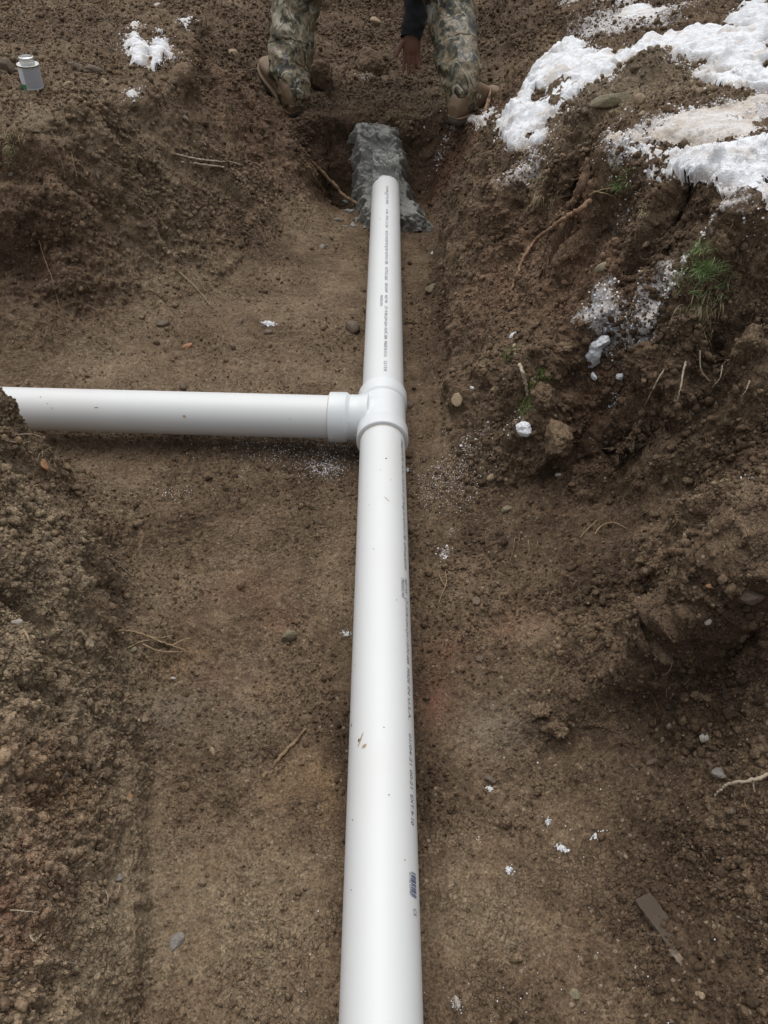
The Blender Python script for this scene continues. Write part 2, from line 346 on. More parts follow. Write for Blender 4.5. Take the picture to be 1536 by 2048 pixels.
# shaped features: (px, py, rx, ry, rot, height in m)
FEAT = [(30,530,.10,.05,10,-.07),(30,300,.14,.04,0,.03),(30,335,.16,.04,0,-.045),(230,300,.2,.03,-10,.02),(660,345,.05,.05,0,-.06),(690,400,.05,.04,0,-.03),(600,330,.06,.05,0,.03),
  (440,330,.15,.03,-20,.035),(300,400,.2,.04,-25,-.03),(520,420,.1,.05,-30,.02),(420,180,.05,.12,0,-.04),(380,160,.04,.1,0,.03),(130,420,.14,.05,0,.03),
  (1090,440,.05,.035,0,-.05),(1010,400,.05,.07,0,.04),(960,420,.03,.06,0,-.03),(1160,340,.02,.09,0,-.02),
  (1060,470,.10,.03,0,.035),(980,520,.03,.05,0,.02),(1110,560,.08,.04,0,.02),(1080,760,.06,.05,0,.06),(1140,680,.07,.04,0,.04),(1100,880,.08,.045,0,.06),(1140,925,.06,.02,0,-.05),(1195,880,.03,.035,0,-.05),
  (1010,640,.05,.06,0,.02),(930,800,.03,.04,0,.03),(1000,830,.05,.04,0,-.02),(950,700,.03,.06,0,-.02),
  (1400,560,.09,.03,0,.03),(1330,590,.06,.03,0,.02),(1400,680,.14,.05,0,-.02),(1480,660,.1,.04,0,-.02),(1290,520,.05,.04,0,-.04),(1300,440,.06,.03,0,-.05),(1440,500,.08,.03,0,.02),(1370,520,.06,.02,0,-.03),
  (1400,1060,.05,.05,0,.05),(1450,1180,.09,.07,0,.06),(1380,1250,.04,.03,0,.03),(1450,1335,.05,.012,0,-.03),(1300,1310,.07,.05,0,.02),(1500,985,.06,.015,0,-.05),(1520,1120,.06,.05,0,.03),
  (1200,1110,.12,.06,0,.02),(1180,1270,.1,.05,0,.02),(1250,1360,.10,.03,0,.02),(1130,1480,.09,.03,0,-.02),(1240,970,.05,.10,0,-.03),(1330,940,.08,.03,0,.02),(1290,1190,.08,.05,0,-.02),
  (70,1230,.025,.02,0,-.05),(90,1100,.05,.10,0,.02),(190,1160,.02,.05,0,-.02),(60,1480,.04,.06,0,.02),(150,1400,.03,.06,0,.015),(230,1080,.02,.03,0,.015),(40,1780,.04,.05,0,.015),
  (1220,220,.16,.07,5,.05),(1290,180,.05,.05,0,.03),(1060,130,.05,.1,0,.03),(1150,60,.08,.12,0,-.04),(1370,40,.08,.1,0,.05),(660,150,.07,.06,0,.02),(740,120,.10,.06,0,.03),(1000,60,.05,.4,0,-.02),
  (560,90,.05,.2,0,-.03),(120,160,.1,.05,0,.015),(250,150,.1,.05,0,-.015),(520,1560,.02,.09,-40,-.008),(1010,1900,.1,.12,0,-.004),(280,1700,.02,.1,0,-.006)]
jx, jy = fbm(Pt*13, 3, 351)*.03, fbm(Pt*13, 3, 353)*.03
fd_ = np.zeros(len(xx))
for (px_, py_, rx_, ry_, ro_, hh_) in FEAT:
    c_ = ground_pt(px_, py_); ii_ = np.nonzero((np.abs(xx-c_.x) < rx_*2+ry_*2+.06) & (np.abs(yy-c_.y) < ry_*2+rx_*2+.06))[0]
    ca_, sa_ = math.cos(R(ro_)), math.sin(R(ro_)); dx_, dy_ = xx[ii_]+jx[ii_]-c_.x, yy[ii_]+jy[ii_]-c_.y
    u_, v_ = (dx_*ca_+dy_*sa_)/rx_, (-dx_*sa_+dy_*ca_)/ry_; r2 = u_*u_+v_*v_
    fd_[ii_] += hh_*np.exp(-r2*r2*.8)
disp += fd_
# cracks and holes under clods
crk = fbm(Pt*16, 3, 81); disp -= rough*.012*smooth01(.30, .55, crk)*bank
disp *= fade*(.45+.55*keepflat)
disp -= .004
Pd = Pt+Nf*disp[:,None]
# keep the bed clear of the pipes
below = (np.abs(Pd[:,0]+.003) < .07) & (Pd[:,1] < 3.2)
Pd[:,2] = np.where(below, np.minimum(Pd[:,2], .030), Pd[:,2])
brn = (np.abs(Pd[:,1]-1.68) < .09) & (Pd[:,0] < -.05) & (Pd[:,0] > -.80)
Pd[:,2] = np.where(brn, np.minimum(Pd[:,2], .020), Pd[:,2])

idx = np.arange(NR*NCc).reshape(NR, NCc)
F = np.stack([idx[:-1,:-1], idx[:-1,1:], idx[1:,1:], idx[1:,:-1]], -1).reshape(-1, 4)
print('terrain', NR, NCc, time.time()-T0)

# colour of the soil, with some shade painted in
def col(r, g, b): return np.array([r, g, b], np.float32)
DARK, MIDC, TAN, RED, OCH, GREY = col(.064,.041,.024), col(.140,.097,.060), col(.212,.162,.105), col(.15,.072,.045), col(.23,.15,.08), col(.15,.13,.105)
n1 = fbm(Pt*2.6, 4, 101); n2 = fbm(Pt*9, 3, 111); n3 = fbm(Pt*38, 3, 121)
tn = .43+.42*n1+.26*n2+.14*n3+.14*PLT[0]+.24*PLT[1]+.26*PLT[2]
tn += add_patches([(1080,1800,.25,.2,0,.20),(560,1750,.2,.25,0,.10),(500,1150,.2,.18,0,.2),(500,950,.3,.06,0,.15),(640,560,.2,.3,0,.12),(300,750,.35,.08,0,.10),
   (60,1150,.12,.3,0,.42),(30,1500,.14,.3,0,.42),(60,180,.6,.4,0,.12),(1290,180,.3,.3,0,.25),(1050,1260,.05,.04,0,.5),(960,1480,.07,.06,0,.4),(800,210,.25,.1,0,.15),
   (890,850,.02,.2,0,.4),(60,1900,.12,.2,0,.35),(240,1850,.03,.2,0,.15),(1130,960,.2,.1,0,-.1)])
tn += -add_patches([(300,950,.5,.07,0,.15),(660,1450,.05,.1,0,.25),(1100,1100,.2,.15,0,.3),(1450,1330,.12,.1,0,.6),(1400,1850,.14,.2,0,.25),(870,650,.06,.7,0,.35),  # painted shade below branch pipe, along pipes, in recesses and overhangs, besides darker soil
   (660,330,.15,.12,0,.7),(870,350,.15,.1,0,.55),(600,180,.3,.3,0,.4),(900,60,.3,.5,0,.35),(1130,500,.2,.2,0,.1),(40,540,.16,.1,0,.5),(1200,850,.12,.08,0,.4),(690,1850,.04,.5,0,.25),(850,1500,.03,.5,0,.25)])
tn = np.clip(tn, 0, 1.25)
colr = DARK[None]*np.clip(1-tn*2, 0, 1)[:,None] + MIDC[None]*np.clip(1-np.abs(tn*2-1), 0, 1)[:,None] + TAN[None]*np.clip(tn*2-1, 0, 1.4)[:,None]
def stain(c, amt, lst):
    global colr
    m = np.clip(add_patches(lst)*(1+.9*n2+.8*n3), 0, 1)*amt
    colr = colr*(1-m[:,None])+c[None]*m[:,None]
stain(RED, .75, [(870,1400,.04,.06,0,.6),(1030,1250,.06,.04,0,.6),(890,1300,.05,.05,0,.6),(80,1560,.07,.1,0,.5),(20,1850,.05,.12,0,.6),(500,1180,.09,.05,0,.35),(560,1240,.05,.04,0,.35),
   (960,230,.12,.12,0,.5),(880,360,.1,.1,0,.4),(700,220,.3,.1,0,.3),(430,1360,.05,.04,0,.35),(60,420,.3,.15,0,.25),(500,250,.3,.3,0,.3),(1150,600,.1,.4,0,.35),(1000,550,.2,.3,0,.3)])
stain(OCH, .7, [(345,1345,.035,.05,0,.9),(380,1300,.04,.03,0,.5),(520,1390,.04,.03,0,.5),(620,1550,.05,.05,0,.8),(570,1590,.05,.03,0,.5),(120,1580,.04,.04,0,.5),(660,1590,.02,.05,0,.8)])
stain(GREY, .5, [(440,1430,.1,.1,0,.5),(1000,1450,.08,.08,0,.5),(340,1420,.05,.08,0,.7),(1200,200,.25,.2,0,.5),(1380,120,.4,.4,0,.3)])
# frost and trampled ice on the soil
frost = add_patches([(1240,640,.05,.035,0,.40),(1200,608,.04,.03,0,.8),(1290,655,.035,.03,0,.75),(1225,672,.025,.02,0,.6),(1340,560,.05,.02,0,.4),(950,880,.07,.06,0,.35),(890,1110,.025,.05,0,.55),(905,1060,.02,.03,0,.45),(1000,150,.0001,.0001,0,0),
   (1290,40,.25,.3,0,.85),(1190,50,.15,.3,0,.6),(1130,270,.06,.05,0,.45),(1230,250,.1,.06,0,.45),(1300,265,.12,.05,0,.8),(1420,245,.16,.06,0,.9),(1500,230,.16,.1,0,.9),(1250,300,.06,.04,0,.7),
   (1060,340,.06,.06,0,.6),(1010,360,.06,.1,0,.35),(1250,430,.05,.04,0,.45),(1420,490,.08,.04,0,.6),(740,150,.10,.1,0,.45),(900,262,.12,.06,0,.45),(890,430,.02,.2,0,.45),(830,455,.06,.05,0,.35),
   (360,130,.08,.08,0,.4),(1040,850,.03,.04,0,.5),(1500,960,.03,.04,0,.6),(400,290,.05,.05,0,.3),(1200,700,.03,.03,0,.2),(960,560,.03,.02,0,.0),(30,1030,.0001,.0001,0,0),(1360,560,.06,.05,0,.35)])
# pale gravelly weathering on the near left bank
pale = add_patches([(60,1250,.1,.3,0,.50),(80,1600,.1,.25,0,.50),(60,1900,.1,.2,0,.42),(50,150,.5,.5,0,.18),(200,350,.5,.3,0,.10),(760,60,.4,.6,0,.25),(1250,200,.2,.2,0,.3),(1400,1900,.15,.2,0,.15),(1350,1600,.12,.1,0,.12)])

# ------------------------------------------------------------------ materials
def mat(name, base=(.5,.5,.5), rough=.6, **kw):
    m = bpy.data.materials.new(name); m.use_nodes = True
    b = m.node_tree.nodes['Principled BSDF']
    b.inputs['Base Color'].default_value = (*base, 1); b.inputs['Roughness'].default_value = rough
    for k, v in kw.items(): b.inputs[k.replace('_', ' ')].default_value = v
    return m, m.node_tree, b
def nd(nt, t, **kw):
    x = nt.nodes.new(t)
    for k, v in kw.items():
        if k in x.inputs: x.inputs[k].default_value = v
        else: setattr(x, k, v)
    return x
def ramp(nt, src, stops):
    r = nt.nodes.new('ShaderNodeValToRGB'); e = r.color_ramp.elements
    e[0].position, e[0].color = stops[0][0], (*stops[0][1], 1)
    e[1].position, e[1].color = stops[-1][0], (*stops[-1][1], 1)
    for p, c in stops[1:-1]:
        q = e.new(p); q.color = (*c, 1)
    nt.links.new(src, r.inputs[0]); return r
def math_n(nt, op, a, b=None, clamp=False):
    x = nt.nodes.new('ShaderNodeMath'); x.operation = op; x.use_clamp = clamp
    for i, v in enumerate((a, b)):
        if v is None: continue
        if isinstance(v, (int, float)): x.inputs[i].default_value = v
        else: nt.links.new(v, x.inputs[i])
    return x.outputs[0]
def mixc(nt, fac, a, b, blend='MIX'):
    x = nt.nodes.new('ShaderNodeMix'); x.data_type = 'RGBA'; x.blend_type = blend
    for i, v in ((0, fac), (6, a), (7, b)):
        if isinstance(v, (int, float)): x.inputs[i].default_value = v
        elif isinstance(v, tuple): x.inputs[i].default_value = (*v, 1)
        else: nt.links.new(v, x.inputs[i])
    return x.outputs[2]
def texco(nt): return nt.nodes.new('ShaderNodeTexCoord').outputs['Object']
def noise_t(nt, scale, detail=4, vec=None, rough=.6, dist=0):
    x = nd(nt, 'ShaderNodeTexNoise'); x.inputs['Scale'].default_value = scale; x.inputs['Detail'].default_value = detail
    x.inputs['Roughness'].default_value = rough; x.inputs['Distortion'].default_value = dist
    nt.links.new(vec if vec is not None else texco(nt), x.inputs['Vector']); return x.outputs['Fac']
def bump(nt, b, h, strength=.5, dist=.002):
    x = nt.nodes.new('ShaderNodeBump'); x.inputs['Strength'].default_value = strength; x.inputs['Distance'].default_value = dist
    nt.links.new(h, x.inputs['Height']); nt.links.new(x.outputs[0], b.inputs['Normal'])
def attr(nt, name):
    a = nt.nodes.new('ShaderNodeAttribute'); a.attribute_name = name; return a

def soil_mat():
    m, nt, b = mat('soil', rough=.85)
    tc = texco(nt)
    c = attr(nt, 'soil').outputs['Color']
    g1 = noise_t(nt, 260, 3, tc, .7); g2 = noise_t(nt, 70, 3, tc, .65)
    v = ramp(nt, g1, [(.28,(.42,.42,.42)),(.5,(1,1,1)),(.74,(1.75,1.7,1.65))]).outputs[0]
    c = mixc(nt, 1.0, c, v, 'MULTIPLY')
    v2 = ramp(nt, g2, [(.32,(.80,.79,.78)),(.68,(1.2,1.2,1.2))]).outputs[0]
    c = mixc(nt, 1.0, c, v2, 'MULTIPLY')
    # small pale grit
    vo = nd(nt, 'ShaderNodeTexVoronoi'); vo.inputs['Scale'].default_value = 130; nt.links.new(tc, vo.inputs['Vector'])
    sep = nt.nodes.new('ShaderNodeSeparateColor'); nt.links.new(vo.outputs['Color'], sep.inputs[0])
    pa = attr(nt, 'pale').outputs['Fac']
    thr = math_n(nt, 'SUBTRACT', .965, math_n(nt, 'MULTIPLY', pa, .55))
    on = math_n(nt, 'MULTIPLY', math_n(nt, 'GREATER_THAN', sep.outputs[0], thr), math_n(nt, 'LESS_THAN', vo.outputs['Distance'], .42))
    grit = mixc(nt, sep.outputs[1], (.17,.125,.085), (.31,.245,.17))
    c = mixc(nt, math_n(nt, 'MULTIPLY', on, .75), c, grit)
    # frost
    fr = attr(nt, 'frost').outputs['Fac']
    fn = noise_t(nt, 55, 4, tc, .75); fn2 = noise_t(nt, 9, 2, tc, .6)
    f = math_n(nt, 'ADD', math_n(nt, 'ADD', fr, math_n(nt, 'MULTIPLY', math_n(nt, 'SUBTRACT', fn, .5), 1.9)), math_n(nt, 'MULTIPLY', math_n(nt, 'SUBTRACT', fn2, .5), .9))
    fm = ramp(nt, f, [(.46,(0,0,0)),(.80,(1,1,1))]).outputs[0]
    fm = math_n(nt, 'MULTIPLY', fm, math_n(nt, 'MULTIPLY', fr, 2.2, True), True)
    icec = mixc(nt, noise_t(nt, 26, 3, tc), (.74,.73,.76), (.50,.44,.37))
    c = mixc(nt, math_n(nt, 'MULTIPLY', fm, .88), c, icec)
    nt.links.new(c, b.inputs['Base Color'])
    hh = math_n(nt, 'ADD', math_n(nt, 'MULTIPLY', g1, 1.3), math_n(nt, 'MULTIPLY', g2, 2.2))
    hh = math_n(nt, 'SUBTRACT', hh, math_n(nt, 'MULTIPLY', vo.outputs['Distance'], 1.3))
    wv = nt.nodes.new('ShaderNodeTexNoise'); wv.inputs['Scale'].default_value = 45; wv.inputs['Detail'].default_value = 2; nt.links.new(tc, wv.inputs['Vector'])
    vm = nt.nodes.new('ShaderNodeVectorMath'); vm.operation = 'MULTIPLY_ADD'; vm.inputs[1].default_value = (.012,.012,.012); nt.links.new(wv.outputs['Color'], vm.inputs[0]); nt.links.new(tc, vm.inputs[2])
    pn = ramp(nt, noise_t(nt, 9, 2, tc, .6), [(.40,(.1,.1,.1)),(.60,(1,1,1))]).outputs[0]
    for sc_, am_ in ((105, 1.7),):
        ve = nd(nt, 'ShaderNodeTexVoronoi'); ve.feature = 'DISTANCE_TO_EDGE'; ve.inputs['Scale'].default_value = sc_; nt.links.new(vm.outputs[0], ve.inputs['Vector'])
        cr = math_n(nt, 'MULTIPLY', math_n(nt, 'MULTIPLY', math_n(nt, 'MINIMUM', ve.outputs['Distance'], .10), 10*am_), pn); hh = math_n(nt, 'ADD', hh, cr)
    bump(nt, b, hh, .85, .0016)
    b.inputs['Specular IOR Level'].default_value = .25
    return m
SOIL = soil_mat()

me = np_mesh('ground', Pd, F)
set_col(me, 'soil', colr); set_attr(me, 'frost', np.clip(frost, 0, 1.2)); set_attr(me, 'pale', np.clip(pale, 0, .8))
ground = tag(link('ground', me, SOIL), kind='structure')
bpy.context.view_layer.update()
from mathutils.bvhtree import BVHTree
# a coarser copy of the surface is enough to set things down on
sub = slice(None, None, 3)
i3 = idx[::3, ::3]; F3 = np.stack([i3[:-1,:-1], i3[:-1,1:], i3[1:,1:], i3[1:,:-1]], -1).reshape(-1, 4)
mp = np.full(NR*NCc, -1); used = np.unique(F3); mp[used] = np.arange(len(used))
BVH = BVHTree.FromPolygons(Pd[used].tolist(), mp[F3].tolist())
def hit(px, py):
    loc, nrm, i, d = BVH.ray_cast(CP, ray(px, py).normalized())
    if loc is None: loc, nrm = Vector(P(px, py, 0)), Vector((0,0,1))
    if nrm.z < 0: nrm = -nrm
    return loc, nrm
def down(x, y):
    loc, nrm, i, d = BVH.ray_cast(Vector((x, y, 3)), Vector((0,0,-1)))
    if loc is None: return Vector((x, y, .6))
    return loc
def m_per_px(loc): return depth(loc)/FPX
print('ground', time.time()-T0)

# ------------------------------------------------------------------ snow
def snow_mat():
    m, nt, b = mat('snow', (.78,.80,.84), .9)
    tc = texco(nt)
    n_ = noise_t(nt, 60, 5, tc, .7); n2_ = noise_t(nt, 260, 2, tc)
    dirt = ramp(nt, noise_t(nt, 34, 6, tc, .72), [(.60,(0,0,0)),(.70,(1,1,1))]).outputs[0]
    c = mixc(nt, n_, (.68,.70,.73), (.86,.87,.89))
    da = attr(nt, 'dirt').outputs['Fac']
    c = mixc(nt, math_n(nt, 'MULTIPLY', dirt, .55), c, (.22,.17,.13))
    c = mixc(nt, da, c, (.50,.42,.34))
    nt.links.new(c, b.inputs['Base Color'])
    b.inputs['Subsurface Radius'].default_value = (.02,.02,.025); b.inputs['Subsurface Scale'].default_value = .3
    bump(nt, b, math_n(nt, 'ADD', n_, math_n(nt, 'MULTIPLY', n2_, .5)), 1., .007)
    return m
SNOW = snow_mat()
def inside(poly, x, y):
    poly = np.array(poly); c = np.zeros(len(x), bool); dmin = np.full(len(x), 1e9)
    for k in range(len(poly)):
        x1, y1 = poly[k]; x2, y2 = poly[(k+1)%len(poly)]
        c ^= ((y1 > y) != (y2 > y)) & (x < (x2-x1)*(y-y1)/((y2-y1)+1e-12)+x1)
        ex, ey = x2-x1, y2-y1; t = np.clip(((x-x1)*ex+(y-y1)*ey)/(ex*ex+ey*ey+1e-12), 0, 1)
        dmin = np.minimum(dmin, np.hypot(x-x1-t*ex, y-y1-t*ey))
    return np.where(c, dmin, -dmin)
SNOWSD = np.full(len(xx), -1.)
def snow_field(polys, th, edge, wob, seed, dirt_amt=0, lump=1.):
    """thickness over the ground; negative outside"""
    sd = np.full(len(xx), -1e9)
    for poly in polys:
        pts = []
        for (px, py) in poly:
            g = ground_pt(px, py); pts.append((g.x, g.y))
        pa = np.array(pts); bb = (xx > pa[:,0].min()-.15) & (xx < pa[:,0].max()+.15) & (yy > pa[:,1].min()-.15) & (yy < pa[:,1].max()+.15)
        ii = np.nonzero(bb)[0]
        s_ = inside(pts, xx[ii], yy[ii]); sd[ii] = np.maximum(sd[ii], s_)
    ii = np.nonzero(sd > -.12)[0]
    q = Pd[ii]
    nn = fbm(q*9, 4, seed, .6)*wob+fbm(q*45, 3, seed+3)*.018-.045*smooth01(.12, .45, fbm(q*17, 4, seed+4, .6))*smooth01(.11, .0, sd[ii])
    s_ = sd[ii]+nn
    s_ = s_-.10*smooth01(.30, .55, slope[ii]); SNOWSD[ii] = np.maximum(SNOWSD[ii], s_)
    t = th*np.tanh(s_/edge)
    lp = lumps((q+.01*np.stack([fbm(q*25,2,seed+5)]*3, -1))/.075, seed+1, .75)*.5+lumps(q/.03, seed+2, .7)*.22+fbm(q*30, 3, seed+8)*.10
    t = t+np.where(s_ > -.01, 1, 0)*np.clip((s_+.01)/edge, 0, 1)*th*lump*(lp-.27)*2.0
    full = np.full(len(xx), -1., np.float32); full[ii] = t
    return full
def snow_obj(name, label, full, dirt=None, soft=.6):
    # settle on a smoothed ground so the crumbs below do not print through
    zb = Pd.copy()
    ok = full > -.006
    fm = ok.reshape(NR, NCc); fc = fm[:-1,:-1] & fm[:-1,1:] & fm[1:,1:] & fm[1:,:-1]
    anyp = (full.reshape(NR,NCc) > .0); fa = anyp[:-1,:-1] | anyp[:-1,1:] | anyp[1:,1:] | anyp[1:,:-1]
    fc &= fa
    zz_ = Pt[:,2].reshape(NR, NCc); zr = np.maximum.reduce([zz_[:-1,:-1],zz_[:-1,1:],zz_[1:,1:],zz_[1:,:-1]])-np.minimum.reduce([zz_[:-1,:-1],zz_[:-1,1:],zz_[1:,1:],zz_[1:,:-1]])
    fc &= zr < .011
    ff = F.reshape(NR-1, NCc-1, 4)[fc]
    used = np.unique(ff); mp = np.full(NR*NCc, -1); mp[used] = np.arange(len(used))
    base = Pt[used]+Nf[used]*(disp[used]*(1-soft)+soft*.010)[:,None]
    hgt = np.maximum(disp[used], disp[used]*(1-soft)+soft*.010)*0
    t = full[used]
    w = smooth01(-.004, .012, t)
    pos = Pd[used]*(1-w[:,None])+np.maximum(base, Pd[used]*[1,1,0]+base*[0,0,1])*w[:,None] if False else Pd[used]*(1-w[:,None])+base*w[:,None]
    up = Nf[used]*.45+np.array([0,0,.55])
    pos = pos+up*t[:,None]
    me = np_mesh(name, pos, mp[ff]); set_attr(me, 'dirt', np.clip((0 if dirt is None else dirt[used])+.5*smooth01(.012, .0, t)+.6*smooth01(.02, .55, fbm(pos*16, 4, 777)), 0, .9))
    o = link(name, me, SNOW); tag(o, label, 'snow', kind='stuff'); return o
polyA = [(985,285),(1000,245),(1040,190),(1060,145),(1110,105),(1180,85),(1230,118),(1290,95),(1340,75),(1440,62),(1480,20),(1536,-20),(1560,120),(1500,190),(1440,150),(1390,135),(1330,118),(1260,130),(1215,165),(1170,185),(1150,200),(1140,235),(1110,260),(1095,290),(1060,310),(1040,330),(1000,320)]
holeA = [(1060,185),(1075,178),(1100,185),(1108,200),(1090,215),(1065,205)]
fa = snow_field([polyA], .026, .03, .06, 201, lump=1.1); fa = np.minimum(fa, -snow_field([holeA], .03, .02, .02, 207))
fa = np.minimum(fa, .05-.09*add_patches([(1060,275,.02,.03,0,1),(1110,215,.03,.02,0,1),(1150,130,.03,.03,0,.8),(1100,250,.02,.03,0,1),(1020,310,.02,.03,0,.8),(1300,110,.04,.03,0,.8),(1480,60,.05,.05,0,.8)]))
snow_obj('snow', 'lumpy band of white snow along the upper right bank above the worker\'s boot', fa)
fb = snow_field([[(1225,335),(1270,300),(1340,310),(1400,300),(1470,295),(1560,300),(1560,440),(1500,452),(1440,440),(1370,424),(1310,398),(1250,380)]], .030, .03, .035, 231, lump=.9)
snow_obj('snow', 'thick clean white snow heap on the edge of the right bank', fb)
fc_ = snow_field([[(1385,135),(1440,150),(1560,140),(1560,185),(1440,178),(1390,150)]], .018, .02, .02, 251, lump=.7)
snow_obj('snow', 'thin strip of trampled snow on the right bank behind the dirt pile', fc_)
fd = snow_field([[(1290,255),(1380,235),(1460,215),(1560,190),(1560,295),(1440,290),(1350,300),(1250,310),(1205,300),(1240,275)]], .008, .03, .035, 261, lump=.5)
dirt = np.clip(.45+.7*fbm(Pt*np.array([5,22,8]), 4, 265), 0, .85)
snow_obj('snow', 'flat dirty cream-coloured trampled ice crossing the right bank top', fd, dirt, soft=.8)
fe = snow_field([[(246,75),(262,55),(282,50),(292,80),(298,105),(292,140),(268,128),(252,108)],[(306,70),(328,66),(348,95),(350,120),(328,140),(308,142),(302,105)]], .022, .025, .045, 271)
snow_obj('snow', 'white snow patch split by a dark crack on the left bank top', fe)
fe2 = snow_field([[(358,45),(385,40),(392,52),(372,60)]], .014, .02, .014, 281)
snow_obj('snow', 'small snow scrap right of the split snow patch on the left bank', fe2)
fe3 = snow_field([[(248,188),(280,182),(284,200),(270,214),(256,204)]], .014, .02, .014, 283)
snow_obj('snow', 'small snow scrap below the split snow patch at the left bank edge', fe3)
ff_ = snow_field([[(860,244),(900,238),(948,230),(985,215),(990,235),(950,256),(925,262),(872,254)]], .011, .02, .018, 291)
snow_obj('snow', 'thin broken snow under the worker\'s right boot', ff_)
fg = snow_field([[(1185,600),(1232,598),(1240,615),(1200,640),(1178,636)]], .008, .02, .025, 295)
fg2 = snow_field([[(1270,645),(1300,640),(1312,668),(1290,672)]], .007, .02, .022, 297)

fh = snow_field([[(1400,448),(1450,440),(1485,455),(1470,472),(1420,470)]], .016, .02, .02, 299)
snow_obj('snow', 'ragged snow flecks on the clod under the big snow heap', fh)
fk = snow_field([[(1240,10),(1330,12),(1370,40),(1290,52),(1235,45)],[(1120,-10),(1280,-20),(1280,4),(1130,6)]], .010, .03, .04, 303)
snow_obj('snow', 'thin grey snow at the top edge of the right bank', fk)
ALLSNOW = np.maximum.reduce([fa, fb, fc_, fd, fe, fe2, fe3, ff_, fh, fk])
print('snow', time.time()-T0)

# ------------------------------------------------------------------ small shapes
def ico(sub):
    bm = bmesh.new(); bmesh.ops.create_icosphere(bm, subdivisions=sub, radius=1)
    co = np.array([v.co[:] for v in bm.verts]); f = np.array([[v.index for v in p.verts] for p in bm.faces]); bm.free()
    return co, f
ICO = {k: ico(k) for k in (1, 2, 3, 4, 5)}
def rotm(rng):
    q = rng.normal(size=4); q /= np.linalg.norm(q); a, b, c, d = q
    return np.array([[a*a+b*b-c*c-d*d, 2*(b*c-a*d), 2*(b*d+a*c)],[2*(b*c+a*d), a*a-b*b+c*c-d*d, 2*(c*d-a*b)],[2*(b*d-a*c), 2*(c*d+a*b), a*a-b*b-c*c+d*d]])
def stone_shape(seed, sub=3, cuts=6, lump=.12, flat=.7):
    rng = np.random.default_rng(seed); co, f = ICO[sub]; co = co.copy()
    for _ in range(cuts):                                     # broken facets
        d = rng.normal(size=3); d /= np.linalg.norm(d); lim = rng.uniform(.55, .85)
        s = co@d; co -= np.outer(np.maximum(0, s-lim)*.85, d)
    co *= 1+lump*fbm(co*1.7+seed, 3, seed)[:,None]+.03*fbm(co*7+seed, 2, seed+1)[:,None]
    co *= np.array([1, rng.uniform(.65,.95), flat]); return co, f

def scatter(name, sel_w, count, smin, smax, power, sub, colfun, seed, m, kind_label, sink=.25, flat=False):
    """loose grains lying on the ground: one object"""
    rng = np.random.default_rng(seed)
    p = sel_w/sel_w.sum(); cum = np.cumsum(p)
    ids = np.searchsorted(cum, rng.random(count)); ids = np.minimum(ids, len(p)-1)
    u = rng.random(count); s = smin*(smax/smin)**(u**power)
    protos = [stone_shape(seed*31+k, sub, 5, .22, rng.uniform(.6,.9))[0] for k in range(12)]
    f0 = ICO[sub][1]; nv = len(protos[0]); nf = len(f0)
    rots = np.array([rotm(rng) for _ in range(64)])
    co = np.zeros((count, nv, 3), np.float32)
    pk = rng.integers(0, 12, count); rk = rng.integers(0, 64, count)
    PR = np.array(protos)
    B = np.einsum('pvi,rji->prvj', PR, rots).astype(np.float32)
    co = B[pk, rk]*s[:,None,None]
    base = Pd[ids]+Nf[ids]*(s*(.55-sink))[:,None]+rng.normal(size=(count,3))*.001
    co = co+base[:,None,:]
    ff = f0[None]+(np.arange(count)*nv)[:,None,None]
    me = np_mesh(name, co.reshape(-1,3), ff.reshape(-1,3), smooth=not flat)
    cc = colfun(ids, rng)
    set_col(me, 'soil', np.repeat(cc, nv, 0)); set_attr(me, 'frost', np.zeros(count*nv)); set_attr(me, 'pale', np.zeros(count*nv))
    o = link(name, me, m); tag(o, kind_label, name.split('_')[-1], kind='stuff'); return o
Ar = AREA.ravel()
view = ((np.abs(xx) < .56+.36*np.clip(yy,0,9)) & (yy > .15) & (yy < 5.2)).astype(np.float32)
nearw = 1/(0.5+np.clip(yy,0,6))**1.3
clear = (frost < .5)*1.0
pipeclear = ~((np.abs(xx+.003) < .055) & (yy < 3.3))
snowcov = np.maximum.reduce([fa, fb, fc_, fd]) > 0
patchy = smooth01(-.35, .5, fbm(Pt*6, 3, 401))
dens = Ar*view*pipeclear*(~snowcov)*(.16+rough**1.6)*(.2+.8*patchy)
def c_soil(ids, rng):
    return colr[ids]*rng.uniform(.7, 1.35, len(ids))[:,None]
def c_peb(ids, rng):
    k = rng.random((len(ids),1)); a = np.where(k < .55, np.array([[.17,.12,.08]]), np.where(k < .85, np.array([[.22,.19,.15]]), np.array([[.27,.20,.13]])))
    return a*rng.uniform(.5, 1.15, (len(ids),1))*.6+colr[ids]*.4
def c_white(ids, rng): return np.full((len(ids),3), .80)*rng.uniform(.85,1.05,(len(ids),1))
scatter('soil_crumbs', dens*nearw, 170000, .0012, .0055, 1.5, 1, c_soil, 5, SOIL, 'loose brown soil crumbs lying over the trench floor and banks', flat=True)
scatter('soil_crumbs', dens*(bank*.7+.3), 34000, .004, .013, 1.8, 2, c_soil, 6, SOIL, 'bigger brown soil crumbs heaped on the banks', sink=.3)
scatter('gravel', dens*(.05+pale*3+.25*bank), 15000, .0010, .0065, 2.2, 2, c_peb, 8, SOIL, 'small pale gravel bits showing in the soil', sink=.4)
fz = np.clip(frost-.2, 0, .6)*Ar*view
fz2 = Ar*(patch(650,935,.045,.035)+.18*patch(600,905,.18,.06)+.16*patch(720,930,.0001,.0001)+.5*patch(345,985,.05,.02)*.3+.25*patch(900,960,.08,.08)+.2*patch(1000,1850,.3,.3)*.02)
snw = Ar*view*np.where(SNOWSD < .012, 1., 0)*np.exp(-np.abs(SNOWSD+.002)/.007)
